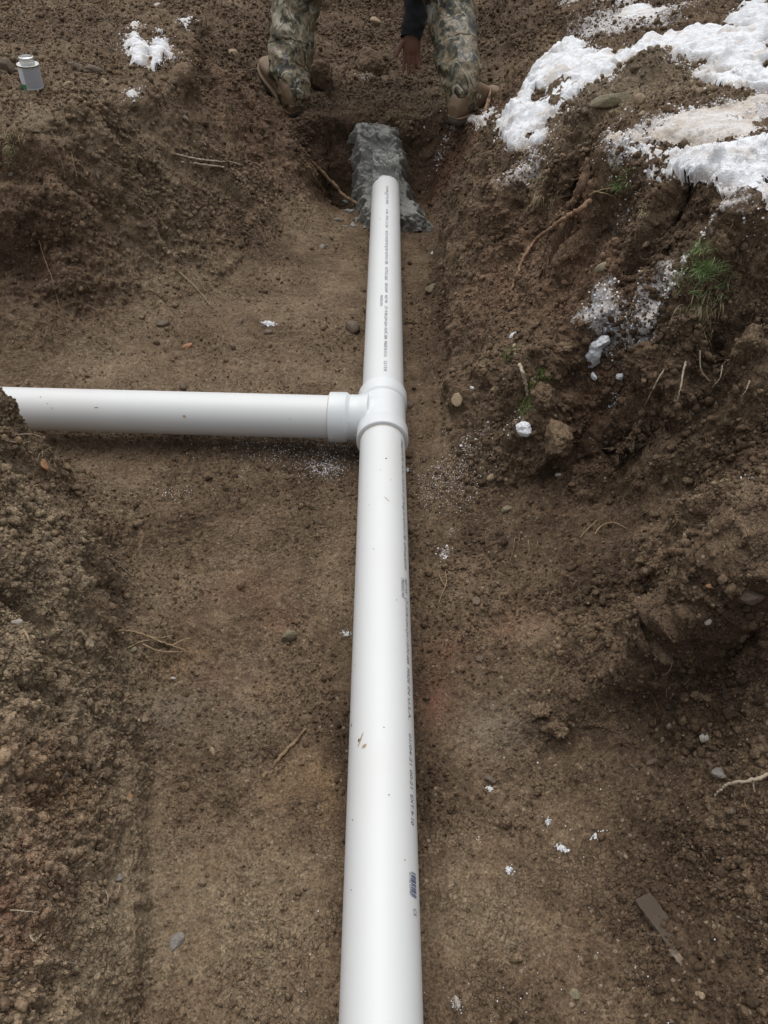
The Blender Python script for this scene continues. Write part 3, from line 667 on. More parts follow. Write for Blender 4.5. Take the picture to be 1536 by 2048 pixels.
WGR, _nt, _b = mat('white_grains', (.8,.8,.82), .6)
scatter('snow_grains', fz, 7000, .0010, .0042, 1.6, 1, c_white, 9, WGR, 'frost and snow grains sprinkled on the right slope and banks', sink=.1)
scatter('snow_grains', fz2, 2600, .0008, .0019, 1.5, 1, c_white, 10, WGR, 'fine white granules spilled on the soil below the tee fitting', sink=.1)
scatter('snow_crumbs', snw, 4200, .0012, .0055, 2.2, 2, c_white, 12, WGR, 'loose crumbs of snow along the ragged borders of the snow patches', sink=.2)
print('scatter', time.time()-T0)

# ------------------------------------------------------------------ stones, clods
def stone_mat(name, c1, c2, sc=40, rough=.75):
    m, nt, b = mat(name, c1, rough); tc = texco(nt)
    f = noise_t(nt, sc, 5, tc, .65); f2 = noise_t(nt, sc*7, 3, tc)
    c = mixc(nt, f, c1, c2); sp = ramp(nt, f2, [(.35,(.65,.65,.65)),(.65,(1.15,1.15,1.15))]).outputs[0]
    nt.links.new(mixc(nt, 1.0, c, sp, 'MULTIPLY'), b.inputs['Base Color']); bump(nt, b, f2, .5, .001); return m
ST = {'tan': stone_mat('tan_stone', (.24,.17,.10), (.36,.27,.17)), 'grey': stone_mat('grey_stone', (.15,.132,.112), (.26,.235,.205)),
      'brown': stone_mat('brown_stone', (.09,.065,.045), (.17,.125,.085)), 'pale': stone_mat('pale_stone', (.33,.29,.25), (.5,.45,.39)),
      'orange': stone_mat('orange_stone', (.26,.13,.06), (.38,.2,.1)), 'olive': stone_mat('olive_stone', (.15,.13,.08), (.24,.2,.12)),
      'clod': SOIL, 'snow': SNOW}
def stone(px, py, wpx, asp, kind, label, rot=None, seed=0, sink=.35, name='stone', cat=None, flat=.6, lump=.12, cuts=6, group=None, up=None):
    loc, nrm = hit(px, py); r = wpx*m_per_px(loc)/2
    co, f = stone_shape(seed+int(px)*3+int(py), (5 if kind in ('clod','snow') else 4) if wpx > 30 else 3, cuts, lump, 1)
    co = co*np.array([r, r*asp, r*flat*min(asp+.3,1)])
    if kind in ('clod', 'snow'):
        q = co+seed*1.7; nn_ = co/np.linalg.norm(co, axis=1, keepdims=True); k_ = 1. if kind == 'clod' else .55
        q = q+.006*np.stack([fbm(q*40, 2, 5), fbm(q*40, 2, 6), fbm(q*40, 2, 7)], -1)
        co = co*(1+.28*(lumps(co/r*1.3+seed, 3+seed, .8)[:,None]-.3))
        a_ = min(1., r/.03)
        co = co+nn_*(k_*a_*(lumps(q/.026, 5, .7)*.012+lumps(q/.013, 6, .7)*.008)+a_*fbm(q*90, 3, 9)*.0035-.006*k_*a_)[:,None]
    a = R(rot if rot is not None else random.uniform(0, 360)); ca, sa = math.cos(a), math.sin(a)
    M = np.array([[ca,-sa,0],[sa,ca,0],[0,0,1]]); co = co@M.T
    tq = Vector((0,0,1)).rotation_difference(Vector((nrm*.6+Vector((0,0,.4))).normalized() if up is None else Vector(up).normalized())).to_matrix()
    co = co@np.array(tq).T
    me = np_mesh(name, co, f)
    if kind == 'clod':
        base = MIDC if up is None else MIDC
        set_col(me, 'soil', np.repeat((MIDC*random.uniform(.9,1.2))[None], len(co), 0)); set_attr(me, 'frost', np.zeros(len(co))); set_attr(me, 'pale', np.full(len(co), .1))
    if kind == 'snow': set_attr(me, 'dirt', np.zeros(len(co)))
    o = link(name, me, ST[kind]); o.location = loc+nrm*(r*flat*(.5-sink))
    tag(o, label, cat or name.replace('_', ' '), group); return o
GS_ = 'stones lying in and around the trench'
S = lambda *a, **k: stone(*a, group=GS_, **k)
S(576,1276,38,.75,'olive','angular olive-tan stone alone on the left trench floor, beside the main pipe',rot=20,seed=3,sink=.1,flat=.8)
S(425,1503,20,.7,'tan','small rounded yellowish stone at the left floor below the root cluster')
S(352,1886,42,.85,'grey','grey slab-like stone set in the left floor near the bottom of the photo',flat=.35)
S(268,1299,19,.6,'olive','small pale flat stone at the foot of the near left bank under the forked root')
S(237,1755,20,.8,'grey','grey egg-shaped pebble at the foot of the near left bank')
S(76,1924,23,.7,'tan','yellow-orange pebble in the near left bank close to the bottom corner',rot=0)
S(260,1592,14,1,'orange','orange oval pebble sticking out of the near left bank')
S(86,930,30,.7,'orange','rusty orange stone on the near left bank below the end of the branch pipe')
S(34,1245,24,.6,'pale','pale angular stone in the near left bank beside a small dark hole')
S(345,1357,14,.8,'pale','small cream pebble in the ochre patch of the left floor')
S(1408,1476,24,.75,'pale','pale smooth oval pebble on the right rubble slope above the branching root')
S(1441,1548,34,.85,'grey','large grey pebble on the right edge touching the branching root',flat=.7)
S(1375,1495,14,.6,'grey','small grey flat pebble right of the pale oval pebble',rot=50)
S(1302,1525,22,.6,'brown','flat brown stone on the right rubble slope left of the large grey pebble')
S(1495,1195,62,1.1,'brown','big angular grey-brown rock jutting from the near right bank at the photo edge',rot=30,seed=9,flat=.9,sink=.25,cuts=14)
S(1416,1243,18,.9,'pale','small whitish pebble on the near right bank left of the big angular rock')
S(1418,1172,16,1,'orange','small orange pebble above the big angular rock on the near right bank')
S(1222,205,88,.42,'olive','long flat grey-brown stone slab on the dirt pile between the snow bands',rot=8,flat=.45,seed=4,sink=.05)
S(1281,205,30,.85,'tan','round yellowish cobble at the right end of the flat stone slab',flat=.85,sink=.15)
S(1284,229,18,.8,'tan','small tan cobble just below the round yellowish cobble')
S(1208,535,30,1.4,'olive','upright oval olive stone in the cut face below the red-barked root',rot=80)
S(752,45,22,1.5,'tan','tan cobble on the ground between the worker\'s legs',rot=100,sink=.1)
S(466,106,22,1.3,'tan','tan angular stone on the left bank slope beside the worker\'s left leg')
S(314,14,22,.8,'pale','pale round stone on the left bank top at the upper photo edge')
S(150,138,36,.7,'brown','brown cobble right of the metal can on the left bank')
S(187,142,36,.65,'brown','brown cobble beside the split snow patch, second right of the metal can')
S(210,166,22,.7,'tan','small tan stone below the two brown cobbles on the left bank')
S(12,137,44,.8,'brown','dark brown cobble left of the metal can',flat=.8)
S(133,170,20,.6,'tan','small tan stone touching the right foot of the metal can')
S(370,240,24,.8,'brown','rounded brown stone on the far left slope under the snow scrap')
S(20,348,18,.6,'grey','flat grey chip in the far left slope below the grassy lip',rot=0)
S(197,352,22,.6,'brown','flat brown chip in the far left slope above the pale root')
S(325,650,34,.7,'brown','half-buried brown stone at the foot of the far left slope')
S(376,694,26,.6,'orange','reddish-brown stone at the foot of the far left slope nearest the branch pipe')
S(366,773,22,.9,'brown','brown stone half hidden behind the branch pipe')
S(705,655,46,.75,'brown','dark flat stone on the floor left of the upper pipe',seed=5)
S(480,645,22,.9,'brown','brown stone beside the white frost spot on the far floor')
S(537,665,20,.8,'brown','brown stone under the white frost spot on the far floor')
S(646,494,16,.9,'grey','pale grey pebble on the far floor near the wet concrete')
S(865,580,36,.9,'olive','rounded stone in the narrow gap right of the upper pipe')
S(815,812,26,.9,'brown','brown stone touching the right side of the tee fitting')
S(983,955,22,.7,'tan','tan pebble on the soil right of the lower pipe below the small snow spot')
S(1011,959,12,.9,'tan','tiny cream pebble right of the tan pebble near the lower pipe')
S(916,798,34,1.1,'tan','ochre block of dry clay-like stone at the edge of the terrace beside the tee')
S(1384,824,24,.6,'pale','pale flat pebble below the hairy roots of the right bank')
S(1117,950,16,.8,'pale','pale pebble right of the dark overhanging clod')
S(1014,1018,26,.6,'olive','flat light brown stone on the right slope under the terrace',rot=20)
S(952,1202,26,.9,'brown','brown square stone right of the lower pipe by the hanging rootlet')
S(960,1318,20,.8,'brown','small brown stone on the right floor, middle of the photo')
S(213+768//1,1560,26,.7,'brown','brown stone right of the lower pipe near the end of its printing')
S(914,1985+20,26,.7,'pale','white-speckled pebble on the right floor close to the bottom edge')
S(1150,1990,26,1,'olive','light brown stone flush with the right floor at the bottom')
S(1405,1950+40,18,1,'tan','tan pebble in the rubble at the bottom right')
S(1300,1818,50,.6,'brown','brown lump at the top end of the buried board piece',seed=8)
CL = 'clods of soil'
K = lambda *a, **k: stone(*a, group=CL, name='soil_clod', cat='clod', **k)
K(648,170,78,.9,'clod','large brown soil clod beside the worker\'s left boot',flat=.9,sink=.1)
K(735,130,92,.55,'clod','frosty soil clod on the ground between the worker\'s legs',flat=.7)
K(1080,1425,72,.55,'clod','flat slab-shaped soil clod on the right floor',rot=40,flat=.5,sink=.0)
K(1112,1458,66,.8,'clod','rounded soil clod leaning on the slab-shaped clod',sink=.1)
K(962,1295,26,.8,'clod','dark round soil clod right of the lower pipe in mid floor')
K(1290,760,50,.9,'clod','soil clod on the terrace right of the snow lump')
K(1130,700,60,.8,'clod','big crumbly clod left of the snowman-shaped snow lump',sink=.1)
K(1110,880,110,.75,'clod','dark overhanging clod at the foot of the slumped terrace',flat=.9,sink=.05,seed=3)
K(1090,790,70,.9,'clod','mossy soil clod in the middle of the terrace',flat=.9,sink=.1)
K(1445,500,100,.6,'clod','dry crumbly clod under the thick snow heap',flat=.8,sink=.1)
K(1170,1240,26,.8,'clod','small clod on the loose slope right of the floor')
K(900,495,30,.9,'clod','small soil clod at the edge right of the upper pipe')
K(1400,1390,60,.6,'clod','soil clod below the near right overhang')
K(925,1135,40,.6,'clod','small clod right of the lower pipe beneath the frost')
SN = 'loose lumps of snow'
def SCR(px, py, wpx, asp, label, **k):
    """a scrap of granular snow: many grains frozen together"""
    loc, nrm = hit(px, py); r = wpx*m_per_px(loc)/2; rng = np.random.default_rng(int(px)); co = []; fs = []; a = rng.uniform(-.5,.5)
    for j in range(46):
        u, v = rng.normal(size=2)*.5; v *= asp if asp < 1 else 1; u /= asp if asp > 1 else 1
        x, y = loc.x+r*(u*math.cos(a)-v*math.sin(a)), loc.y+r*(u*math.sin(a)+v*math.cos(a))
        p = down(x, y); c_, f_ = stone_shape(j+int(py), 1 if wpx < 20 else 2, 3, .3, .7); g = r*rng.uniform(.10,.34)*(1.1-.5*min(1, math.hypot(u,v)))
        fs.append(f_+len(co)*len(c_)); co.append(c_@rotm(rng)*g+np.array([x, y, (p.z if abs(p.z-loc.z) < .03 else loc.z)+g*.3]))
    me = np_mesh('snow_scrap', np.concatenate(co), np.concatenate(fs)); set_attr(me, 'dirt', np.clip(np.full(sum(map(len, co)), .12), 0, 1))
    tag(link('snow_scrap', me, SNOW), label, 'snow scrap', 'scraps of granular snow on the soil')
L = lambda *a, **k: stone(*a, group=SN, name='snow_lump', cat='snow lump', **k)
L(1188,684,44,.75,'snow','upper white snow lump of the pair that looks like a snowman',flat=.9,sink=-.25,seed=2)
L(1194,714,58,.7,'snow','lower larger white snow lump of the pair that looks like a snowman',flat=.85,sink=-.1,seed=5,rot=0)
L(1240,755,20,.9,'snow','small white snow lump right below the snowman-shaped pair',flat=.9,sink=0)
L(1188,753,20,.8,'snow','little snow piece directly below the snowman-shaped pair',flat=.7)
L(1209,660,26,.5,'snow','little snow piece directly above the snowman-shaped pair',flat=.7)
L(945,777,13,1,'snow','tiny round snow ball near the pipe side of the terrace',flat=.9)
L(1027,676,24,.8,'snow','snow cap on the tip of the mossy twig',flat=.9,sink=.0)
L(1050,855,36,1.1,'snow','white snow lump at the foot of the mossy clod',flat=.8,sink=.0)
L(1068,758,14,1.3,'snow','snow speck on top of the mossy clod',flat=.8)
SCR(1225,802,18,.7,'tiny snow piece above the dark overhanging clod',flat=.7)
SCR(1018,1741,22,1.5,'elongated snow scrap on the right floor near the bottom',flat=.5)
SCR(1124,1697,26,.5,'flat snow scrap right of the elongated scrap on the right floor',flat=.5)
SCR(1195,1672,26,.5,'flat snow scrap furthest right on the right floor',flat=.5)
SCR(1095,1644,18,1.2,'round snow speck uppermost of the scraps on the lower right floor',flat=.5)
SCR(979,1578,18,.8,'snow speck right of the lower pipe printing',flat=.6)
SCR(692,1268,18,.8,'bluish white scrap touching the left side of the lower pipe',flat=.6)
SCR(914,2008,22,1,'white frosty speck on the right floor at the bottom edge',flat=.5)
SCR(816,940,16,2,'snow scrap wedged against the right side of the pipe below the tee',flat=.8,rot=0)
L(865,507,9,1,'snow','tiny snow dot in the gap right of the upper pipe',flat=.8)
L(849,254,12,.8,'snow','small snow ball on the ledge left of the worker\'s right boot',flat=.8,sink=0)
SCR(536,648,30,.5,'white frost spot on the far left floor',flat=.25)
print('stones', time.time()-T0)

# ------------------------------------------------------------------ pipes and tee
def pvc(name, c=(.62,.63,.625), r=.42):
    m, nt, b = mat(name, c, r); tc = texco(nt)
    f = noise_t(nt, 14, 4, tc, .6); f2 = noise_t(nt, 160, 2, tc)
    big_ = noise_t(nt, 3.5, 3, tc)
    cc = mixc(nt, f, tuple(x*.96 for x in c), tuple(min(1,x*1.02) for x in c))
    sp = ramp(nt, noise_t(nt, 95, 2, tc, .5), [(.80,(0,0,0)),(.84,(1,1,1))]).outputs[0]
    cc = mixc(nt, math_n(nt, 'MULTIPLY', sp, .6), cc, (.22,.17,.12))
    dust = ramp(nt, big_, [(.52,(0,0,0)),(.75,(1,1,1))]).outputs[0]
    cc = mixc(nt, math_n(nt, 'MULTIPLY', dust, .10), cc, (.45,.38,.30))
    nt.links.new(cc, b.inputs['Base Color'])
    nt.links.new(math_n(nt, 'ADD', math_n(nt, 'MULTIPLY', f, .16), r-.06), b.inputs['Roughness'])
    bump(nt, b, f2, .04, .0006)
    return m
PVC = pvc('pvc_pipe'); PVCF = pvc('pvc_fitting', (.64,.665,.668), .30)
INK, _n, _b2 = mat('pipe_ink', (.05,.06,.085), .5)
INKB, _n, _b2 = mat('barcode_ink', (.05,.07,.16), .5)
MUD, nt, _b2 = mat('dry_mud', (.36,.26,.15), .9)
GLUE, _n, _b2 = mat('glue_line', (.52,.45,.36), .5)
def frame_for(d):
    d = Vector(d).normalized(); s = d.cross(Vector((0,0,1))).normalized()
    if s.length < .1: s = Vector((1,0,0))
    return d, s, s.cross(d).normalized()
def lathe(name, a, b, prof, m, parent=None, seg=96, closed=False):
    """prof: list of (t along a->b in metres, radius); revolved about the line a-b"""
    a = Vector(a); d, s, u = frame_for(Vector(b)-a); co = []; fs = []
    for (t, r) in prof:
        for k in range(seg):
            th = 2*math.pi*k/seg; co.append(a+d*t+s*(r*math.cos(th))+u*(r*math.sin(th)))
    for i in range(len(prof)-1):
        for k in range(seg):
            k2 = (k+1)%seg; fs.append((i*seg+k, i*seg+k2, (i+1)*seg+k2, (i+1)*seg+k))
    if parent: 
        co = [c-parent.location for c in co]
    me = np_mesh(name, np.array([c[:] for c in co]), np.array(fs))
    me.validate(); bm = bmesh.new(); bm.from_mesh(me); bmesh.ops.recalc_face_normals(bm, faces=bm.faces)
    for e in bm.edges:
        if len(e.link_faces) == 2 and e.calc_face_angle(0) > R(30): e.smooth = False
    bm.to_mesh(me); bm.free()
    return link(name, me, m, parent)
RP = .0572; AZ = .085
T = Vector((-.004, P(768,837,AZ)[1], AZ)); print('tee at', T)
# pipes
PA = Vector((-.004, T.y-.075, AZ)); PB = Vector((-.004, -1.1, AZ))
PU0 = T+Vector((.001, .075, 0)); PU1 = Vector((.008, 3.36, AZ))
pl_end = Vector(P(20, 817, AZ)); dl = (pl_end-T); dl.z = 0; dl.normalize()
PL0 = T+dl*.085; PL1 = T+dl*1.7
def pipe(name, a, b, label):
    e = empty(name, a); tag(e, label, 'pipe')
    Ln = (b-a).length
    n_ = 60; prof = [(Ln*i/n_, RP) for i in range(n_+1)]
    lathe('tube', a, b, [(.0,RP-.006)]+prof+[(Ln,RP-.006),(Ln-.05,RP-.006)], PVC, e); return e
p1 = pipe('pipe', PA, PB, 'long white plastic pipe running from the tee fitting toward the bottom of the photo')
p2 = pipe('pipe', PU0, PU1, 'white plastic pipe running from the tee fitting up into the wet concrete')
p3 = pipe('pipe', PL0, PL1, 'white plastic branch pipe running left from the tee fitting into the bank')
# tee
tee = empty('tee_fitting', T); tag(tee, 'glossy white plastic tee fitting joining the three pipes', 'pipe fitting')
def tee_body():
    bm = bmesh.new()
    def cyl(a, b, r):
        a, b = Vector(a), Vector(b); d = b-a
        M = Matrix.Translation((a+b)/2) @ Vector((0,0,1)).rotation_difference(d.normalized()).to_matrix().to_4x4()
        bmesh.ops.create_cone(bm, cap_ends=True, segments=72, radius1=r, radius2=r, depth=d.length, matrix=M)
    cyl((0,-.062,0), (0,.062,0), .0615)
    cyl((0,0,0), dl*.088, .0612)
    # swept shoulder where the branch meets the run
    M = Matrix.Translation(dl*.052) @ Vector((0,0,1)).rotation_difference(dl).to_matrix().to_4x4()
    bmesh.ops.create_cone(bm, cap_ends=True, segments=72, radius1=.068, radius2=.0605, depth=.03, matrix=M)
    me = bpy.data.meshes.new('body'); bm.to_mesh(me); bm.free()
    o = link('body', me, PVCF, tee)
    r_ = o.modifiers.new('r', 'REMESH'); r_.mode = 'VOXEL'; r_.voxel_size = .0022; r_.use_smooth_shade = True
    s_ = o.modifiers.new('s', 'SMOOTH'); s_.iterations = 22; s_.factor = .6
    return o
tee_body()
def hub(c, d, L, r0=.0612, r1=.0665):
    a = T+d*c
    return lathe('hub', a, a+d*L, [(-.004,r0-.002),(0,r0),(.006,r1-.0008),(.008,r1),(L-.002,r1),(L,r1-.0015),(L+.0004,RP+.0012),(L-.006,RP+.0006)], PVCF, tee)
dn, df = Vector((0,-1,0)), Vector((0,1,0))
hub(.052, dn, .050); hub(.050, df, .050); hub(.088, dl, .052)
def glue(a, d):
    lathe('glue_ring', a, a+d*.01, [(0,RP+.0014),(.0012,RP+.0014),(.0022,RP+.0003)], GLUE, tee)
glue(T+dn*.1022, dn); glue(T+df*.1002, df); glue(T+dl*.1402, dl)

FONT_T = {}
def text_on(pipe_e, a, b, s, y0, y1, ang, hgt, m=INK, name='printed_line'):
    """text printed on the pipe a-b reading from world y0 to y1 (y falls), wrapped about it; ang from the top toward +x"""
    cu = bpy.data.curves.new('t', 'FONT'); cu.body = s; cu.size = 1; cu.resolution_u = 2
    to = bpy.data.objects.new('t', cu); C.objects.link(to); bpy.context.view_layer.update()
    me = bpy.data.meshes.new_from_object(to.evaluated_get(bpy.context.evaluated_depsgraph_get()))
    bpy.data.objects.remove(to); bpy.data.curves.remove(cu)
    bm = bmesh.new(); bm.from_mesh(me); bmesh.ops.triangulate(bm, faces=bm.faces)
    xs_ = [v.co.x for v in bm.verts]; x0, x1 = min(xs_), max(xs_)
    for v in bm.verts:
        t = (v.co.x-x0)/(x1-x0); y = y0+(y1-y0)*t
        th = R(ang)+(v.co.y/.7)*hgt/RP; rr = RP+.00045
        f = (y-a.y)/(b.y-a.y); cx = a.x+(b.x-a.x)*f
        v.co = Vector((cx+rr*math.sin(th), y, AZ+rr*math.cos(th)))-pipe_e.location
    bmesh.ops.recalc_face_normals(bm, faces=bm.faces); bm.to_mesh(me); bm.free()
    me.name = name
    return link(name, me, m, pipe_e)
def ytop(py, z): return P(768, py, z)[1]
zt = AZ+RP*math.cos(R(58))
# lower pipe
for s, q0, q1 in [('CHARLOTTE PIPE  4 IN PVC-1120 SCH 40', 880, 985), ('220 PSI @ 73F ASTM D-1785', 990, 1080), ('ASTM D-2665 NSF-DWV', 1085, 1140), ('NSF PW', 1158, 1188),
                  ('CP-19-PR-GW-QH-110-PC-004', 1196, 1328), ('MADE', 1337, 1367), ('IN U.S.A.', 1374, 1440), ('01/04-21', 1468, 1530), ('00:21', 1540, 1577), ('EXT.9-10', 1590, 1650)]:
    text_on(p1, PA, PB, s, ytop(q0, zt), ytop(q1, zt), 54, .0088)
text_on(p1, PA, PB, 'PRESSURE', ytop(1155, zt+.012), ytop(1194, zt+.012), 43, .0085)
text_on(p1, PA, PB, 'C5', ytop(1818, zt), ytop(1832, zt), 54, .0085)
text_on(p1, PA, PB, '611942 039487', ytop(1744, zt+.01), ytop(1790, zt+.01), 46, .0055)
def bars():
    y0, y1 = ytop(1746, zt), ytop(1796, zt); co = []; fs = []; t = 0; rng = random.Random(4)
    while t < 1:
        w = rng.choice((.02,.03,.05,.08)); 
        for k in range(5):
            th = R(51+k*3.2)
            for tt in (t, min(1, t+w)):
                co.append((PA.x+(RP+.0005)*math.sin(th), y0+(y1-y0)*tt, AZ+(RP+.0005)*math.cos(th)))
            if k: i = len(co)-4; fs.append((i, i+1, i+3, i+2))
        t += w+rng.choice((.02,.03,.05))
    co = np.array(co)-np.array(p1.location[:])
    link('barcode', np_mesh('barcode', co, np.array(fs)), INKB, p1)
bars()
zt = AZ+RP
for s, q0, q1 in [('CHARLOTTE PIPE', 372, 408), ('4 IN  PVC-1120', 418, 455), ('B SCH 40 220 PSI @ 73F ASTM D-1785', 462, 528), ('ASTM D-2665', 534, 560), ('NSF-DWV', 566, 585),
                  ('NSF PW', 590, 606), ('CP-19-PR-GW-QH-110-PC-004', 612, 678), ('MADE IN U.S.A.', 682, 714), ('12:13:0', 722, 742)]:
    text_on(p2, PU0, PU1, s, ytop(q0, zt), ytop(q1, zt), 2, .009)
text_on(p2, PU0, PU1, 'PRESSURE', ytop(590, zt), ytop(612, zt), -12, .008)
text_on(p2, PU0, PU1, 'o', ytop(385, zt), ytop(388, zt), -4, .008)
# mud smears and marks on the pipes
def smear(pe, a, b, py, ang, length, wid, rot, seed, name='mud_smear', m=MUD):
    rng = random.Random(seed); n_ = 14; co = []; y0 = ytop(py, AZ+RP*math.cos(R(ang)))
    for i in range(n_+1):
        t = i/n_; w = wid*math.sin(math.pi*min(1, t*1.05+.02))*(.6+.6*rng.random())
        for sgn in (-1, 1):
            dy = (t-.5)*length*math.cos(R(rot))-sgn*w*math.sin(R(rot)); dx = (t-.5)*length*math.sin(R(rot))+sgn*w*math.cos(R(rot))
            th = R(ang)+dx/RP; y = y0+dy; f = (y-a.y)/(b.y-a.y); cx = a.x+(b.x-a.x)*f
            co.append((cx+(RP+.0005)*math.sin(th)-pe.location.x, y-pe.location.y, AZ+(RP+.0005)*math.cos(th)-pe.location.z))
    fs = [(2*i, 2*i+1, 2*i+3, 2*i+2) for i in range(n_)]
    link(name, np_mesh(name, np.array(co), np.array(fs)), m, pe)
smear(p1, PA, PB, 1478, -38, .03, .0022, 25, 1); smear(p1, PA, PB, 1492, -30, .012, .0035, 60, 2); smear(p1, PA, PB, 998, 10, .022, .0012, -40, 3)
DK, _n, _b2 = mat('dark_mud', (.06,.045,.03), .9)
smear(p1, PA, PB, 1450, -66, .008, .0016, 20, 4, m=DK); smear(p1, PA, PB, 1480, -42, .007, .0022, 10, 5, m=DK); smear(p1, PA, PB, 917, 9, .006, .0022, 10, 6, m=DK)
for k, (py_, an) in enumerate([(1098,-18),(1075,-60),(1590,12),(1455,4),(1720,38),(960,20),(1010,-30),(1640,-52),(1780,-50),(940,-4),(1200,30),(1330,-62)]):
    smear(p1, PA, PB, py_, an, .0035, .0009, k*40, 20+k, m=DK)
smear(p2, PU0, PU1, 438, -18, .008, .002, 0, 7, m=DK)
# marks on the branch pipe
def smear_b(px, ang, L_, w, seed, m):
    rng = random.Random(seed); x0 = P(px, 830, AZ)[0]; t0 = (x0-T.x)/dl.x; co = []; n_ = 10
    side_ = dl.cross(Vector((0,0,1)))   # toward far
    for i in range(n_+1):
        t = i/n_; ww = w*math.sin(math.pi*min(1,t+.02))*(.7+.5*rng.random())
        for sgn in (-1, 1):
            th = R(ang)+sgn*ww/RP; c = T+dl*(t0+(t-.5)*L_)
            p = c+Vector((0,-1,0))*((RP+.0005)*math.sin(th))+Vector((0,0,1))*((RP+.0005)*math.cos(th)); co.append((p-p3.location)[:])
    link('mud_smear', np_mesh('mud_smear', np.array(co), np.array([(2*i,2*i+1,2*i+3,2*i+2) for i in range(n_)])), m, p3)
MUD2, _n, _b2 = mat('tan_mud', (.40,.30,.17), .9)
smear_b(378, 62, .010, .004, 1, MUD2); smear_b(205, 45, .014, .0008, 2, DK); smear_b(92, 20, .004, .0015, 3, DK); smear_b(108, 38, .003, .0012, 4, DK); smear_b(118, 50, .003, .0012, 5, DK); smear_b(586, 60, .003, .001, 6, DK)
print('pipes', time.time()-T0)

# ------------------------------------------------------------------ wet concrete at the pipe's end
def concrete():
    m, nt, b = mat('wet_concrete', (.12,.125,.115), .6); tc = texco(nt)
    f = noise_t(nt, 26, 5, tc, .65); f2 = noise_t(nt, 130, 3, tc)
    c = mixc(nt, f, (.14,.142,.13), (.27,.27,.245)); nt.links.new(c, b.inputs['Base Color']); bump(nt, b, f2, .9, .003)
    pts_top = 3.52
    us = np.linspace(0, 1, 240); vs = np.linspace(0, 1, 260)
    U, V = np.meshgrid(us, vs)
    # V=0 on the ledge lip, V=1 at the floor; U across
    yc = 3.53-.42*V**1.25
    zc = np.interp(V, [0,.12,.3,.6,.85,1], [.248,.25,.215,.12,.03,-.02])
    wob = fbm(np.stack([V*4, U*0+3, U*0], -1).reshape(-1,3), 3, 501).reshape(V.shape)*.05+fbm(np.stack([V*16+U*2, U*3, U*0], -1).reshape(-1,3), 3, 503).reshape(V.shape)*.03
    xl = np.interp(V, [0,.1,.5,.8,1], [-.135,-.155,-.15,-.13,-.12])+wob; xr = np.interp(V, [0,.1,.5,.8,1], [.03,.06,.115,.16,.185])+wob*.8
    xc = xl+(xr-xl)*U
    edge = np.minimum(U, 1-U)*(xr-xl)
    pe_ = np.stack([xc, yc, zc], -1).reshape(-1, 3); rag = (fbm(pe_*22, 3, 521)*.022+fbm(pe_*60, 2, 523)*.010).reshape(V.shape)
    edge = np.minimum(edge, np.minimum(V+.02, 1.02-V)*.42)
    bulge = 0*edge+.018
    nrmz = np.where(V > .1, .5, 1.)
    p = np.stack([xc, yc, zc], -1).reshape(-1, 3)
    sm = smooth01(.62, .8, U.ravel())*.8            # smoother trowelled strip on the right side
    d = bulge.ravel()+(lumps(p/.06, 505, .6)*.022+lumps(p/.025, 507, .7)*.016+lumps(p/.012, 508, .7)*.006)*(1-sm)+fbm(p*26, 3, 509)*.007*(1-.7*sm)+fbm(p*9, 3, 511)*.012
    # hump over the pipe's end
    hump = np.exp(-((xc.ravel()-.0)/.085)**2)*np.exp(-((V.ravel()-.50)/.17)**2)*.055
    d = d+hump
    n_ = np.stack([0*d, -.62*np.ones_like(d), .78*np.ones_like(d)], -1)
    q = p+n_*d[:,None]
    msk = smooth01(-.004, .05, (edge+rag).ravel()); nv_ = Vector((0,-.62,.78)).normalized()
    for k_ in range(len(q)):
        if abs(p[k_,0]-.008) < .055 and p[k_,2] < .16: continue
        o_ = Vector(p[k_])+nv_*.12; g_ = BVH.ray_cast(o_, -nv_)[0]
        if g_ is not None:
            tt_ = max(.002, min(.09, (Vector(q[k_])-g_).dot(nv_))); q[k_] = (g_+nv_*(tt_*msk[k_]-.007*(1-msk[k_])))[:]
    q += n_*((lumps(q/.022, 541, .7)*.012+lumps(q/.010, 543, .7)*.006-.004)*(.35+.65*(1-sm)))[:,None]
    # leave the pipe free
    r_ = np.hypot(q[:,0]-.008, q[:,2]-AZ)
    i_ = np.arange(q.shape[0]).reshape(V.shape)
    f_ = np.stack([i_[:-1,:-1], i_[1:,:-1], i_[1:,1:], i_[:-1,1:]], -1).reshape(-1, 4)
    o = link('wet_concrete', np_mesh('wet_concrete', q, f_), m)
    tag(o, 'grey wet concrete slapped on the ledge around the end of the upper pipe', 'concrete')
    for k, (px, py, w) in enumerate([(700,425,30),(718,440,26),(690,405,22),(675,440,16),(688,455,18),(706,452,22),(730,455,18)]):
        stone(px, py, w, .8, 'clod', 'lump of grey concrete spilled left of the upper pipe', name='concrete_lump', cat='concrete lump', group='spilled concrete lumps', flat=.7).data.materials[0] = m
concrete()

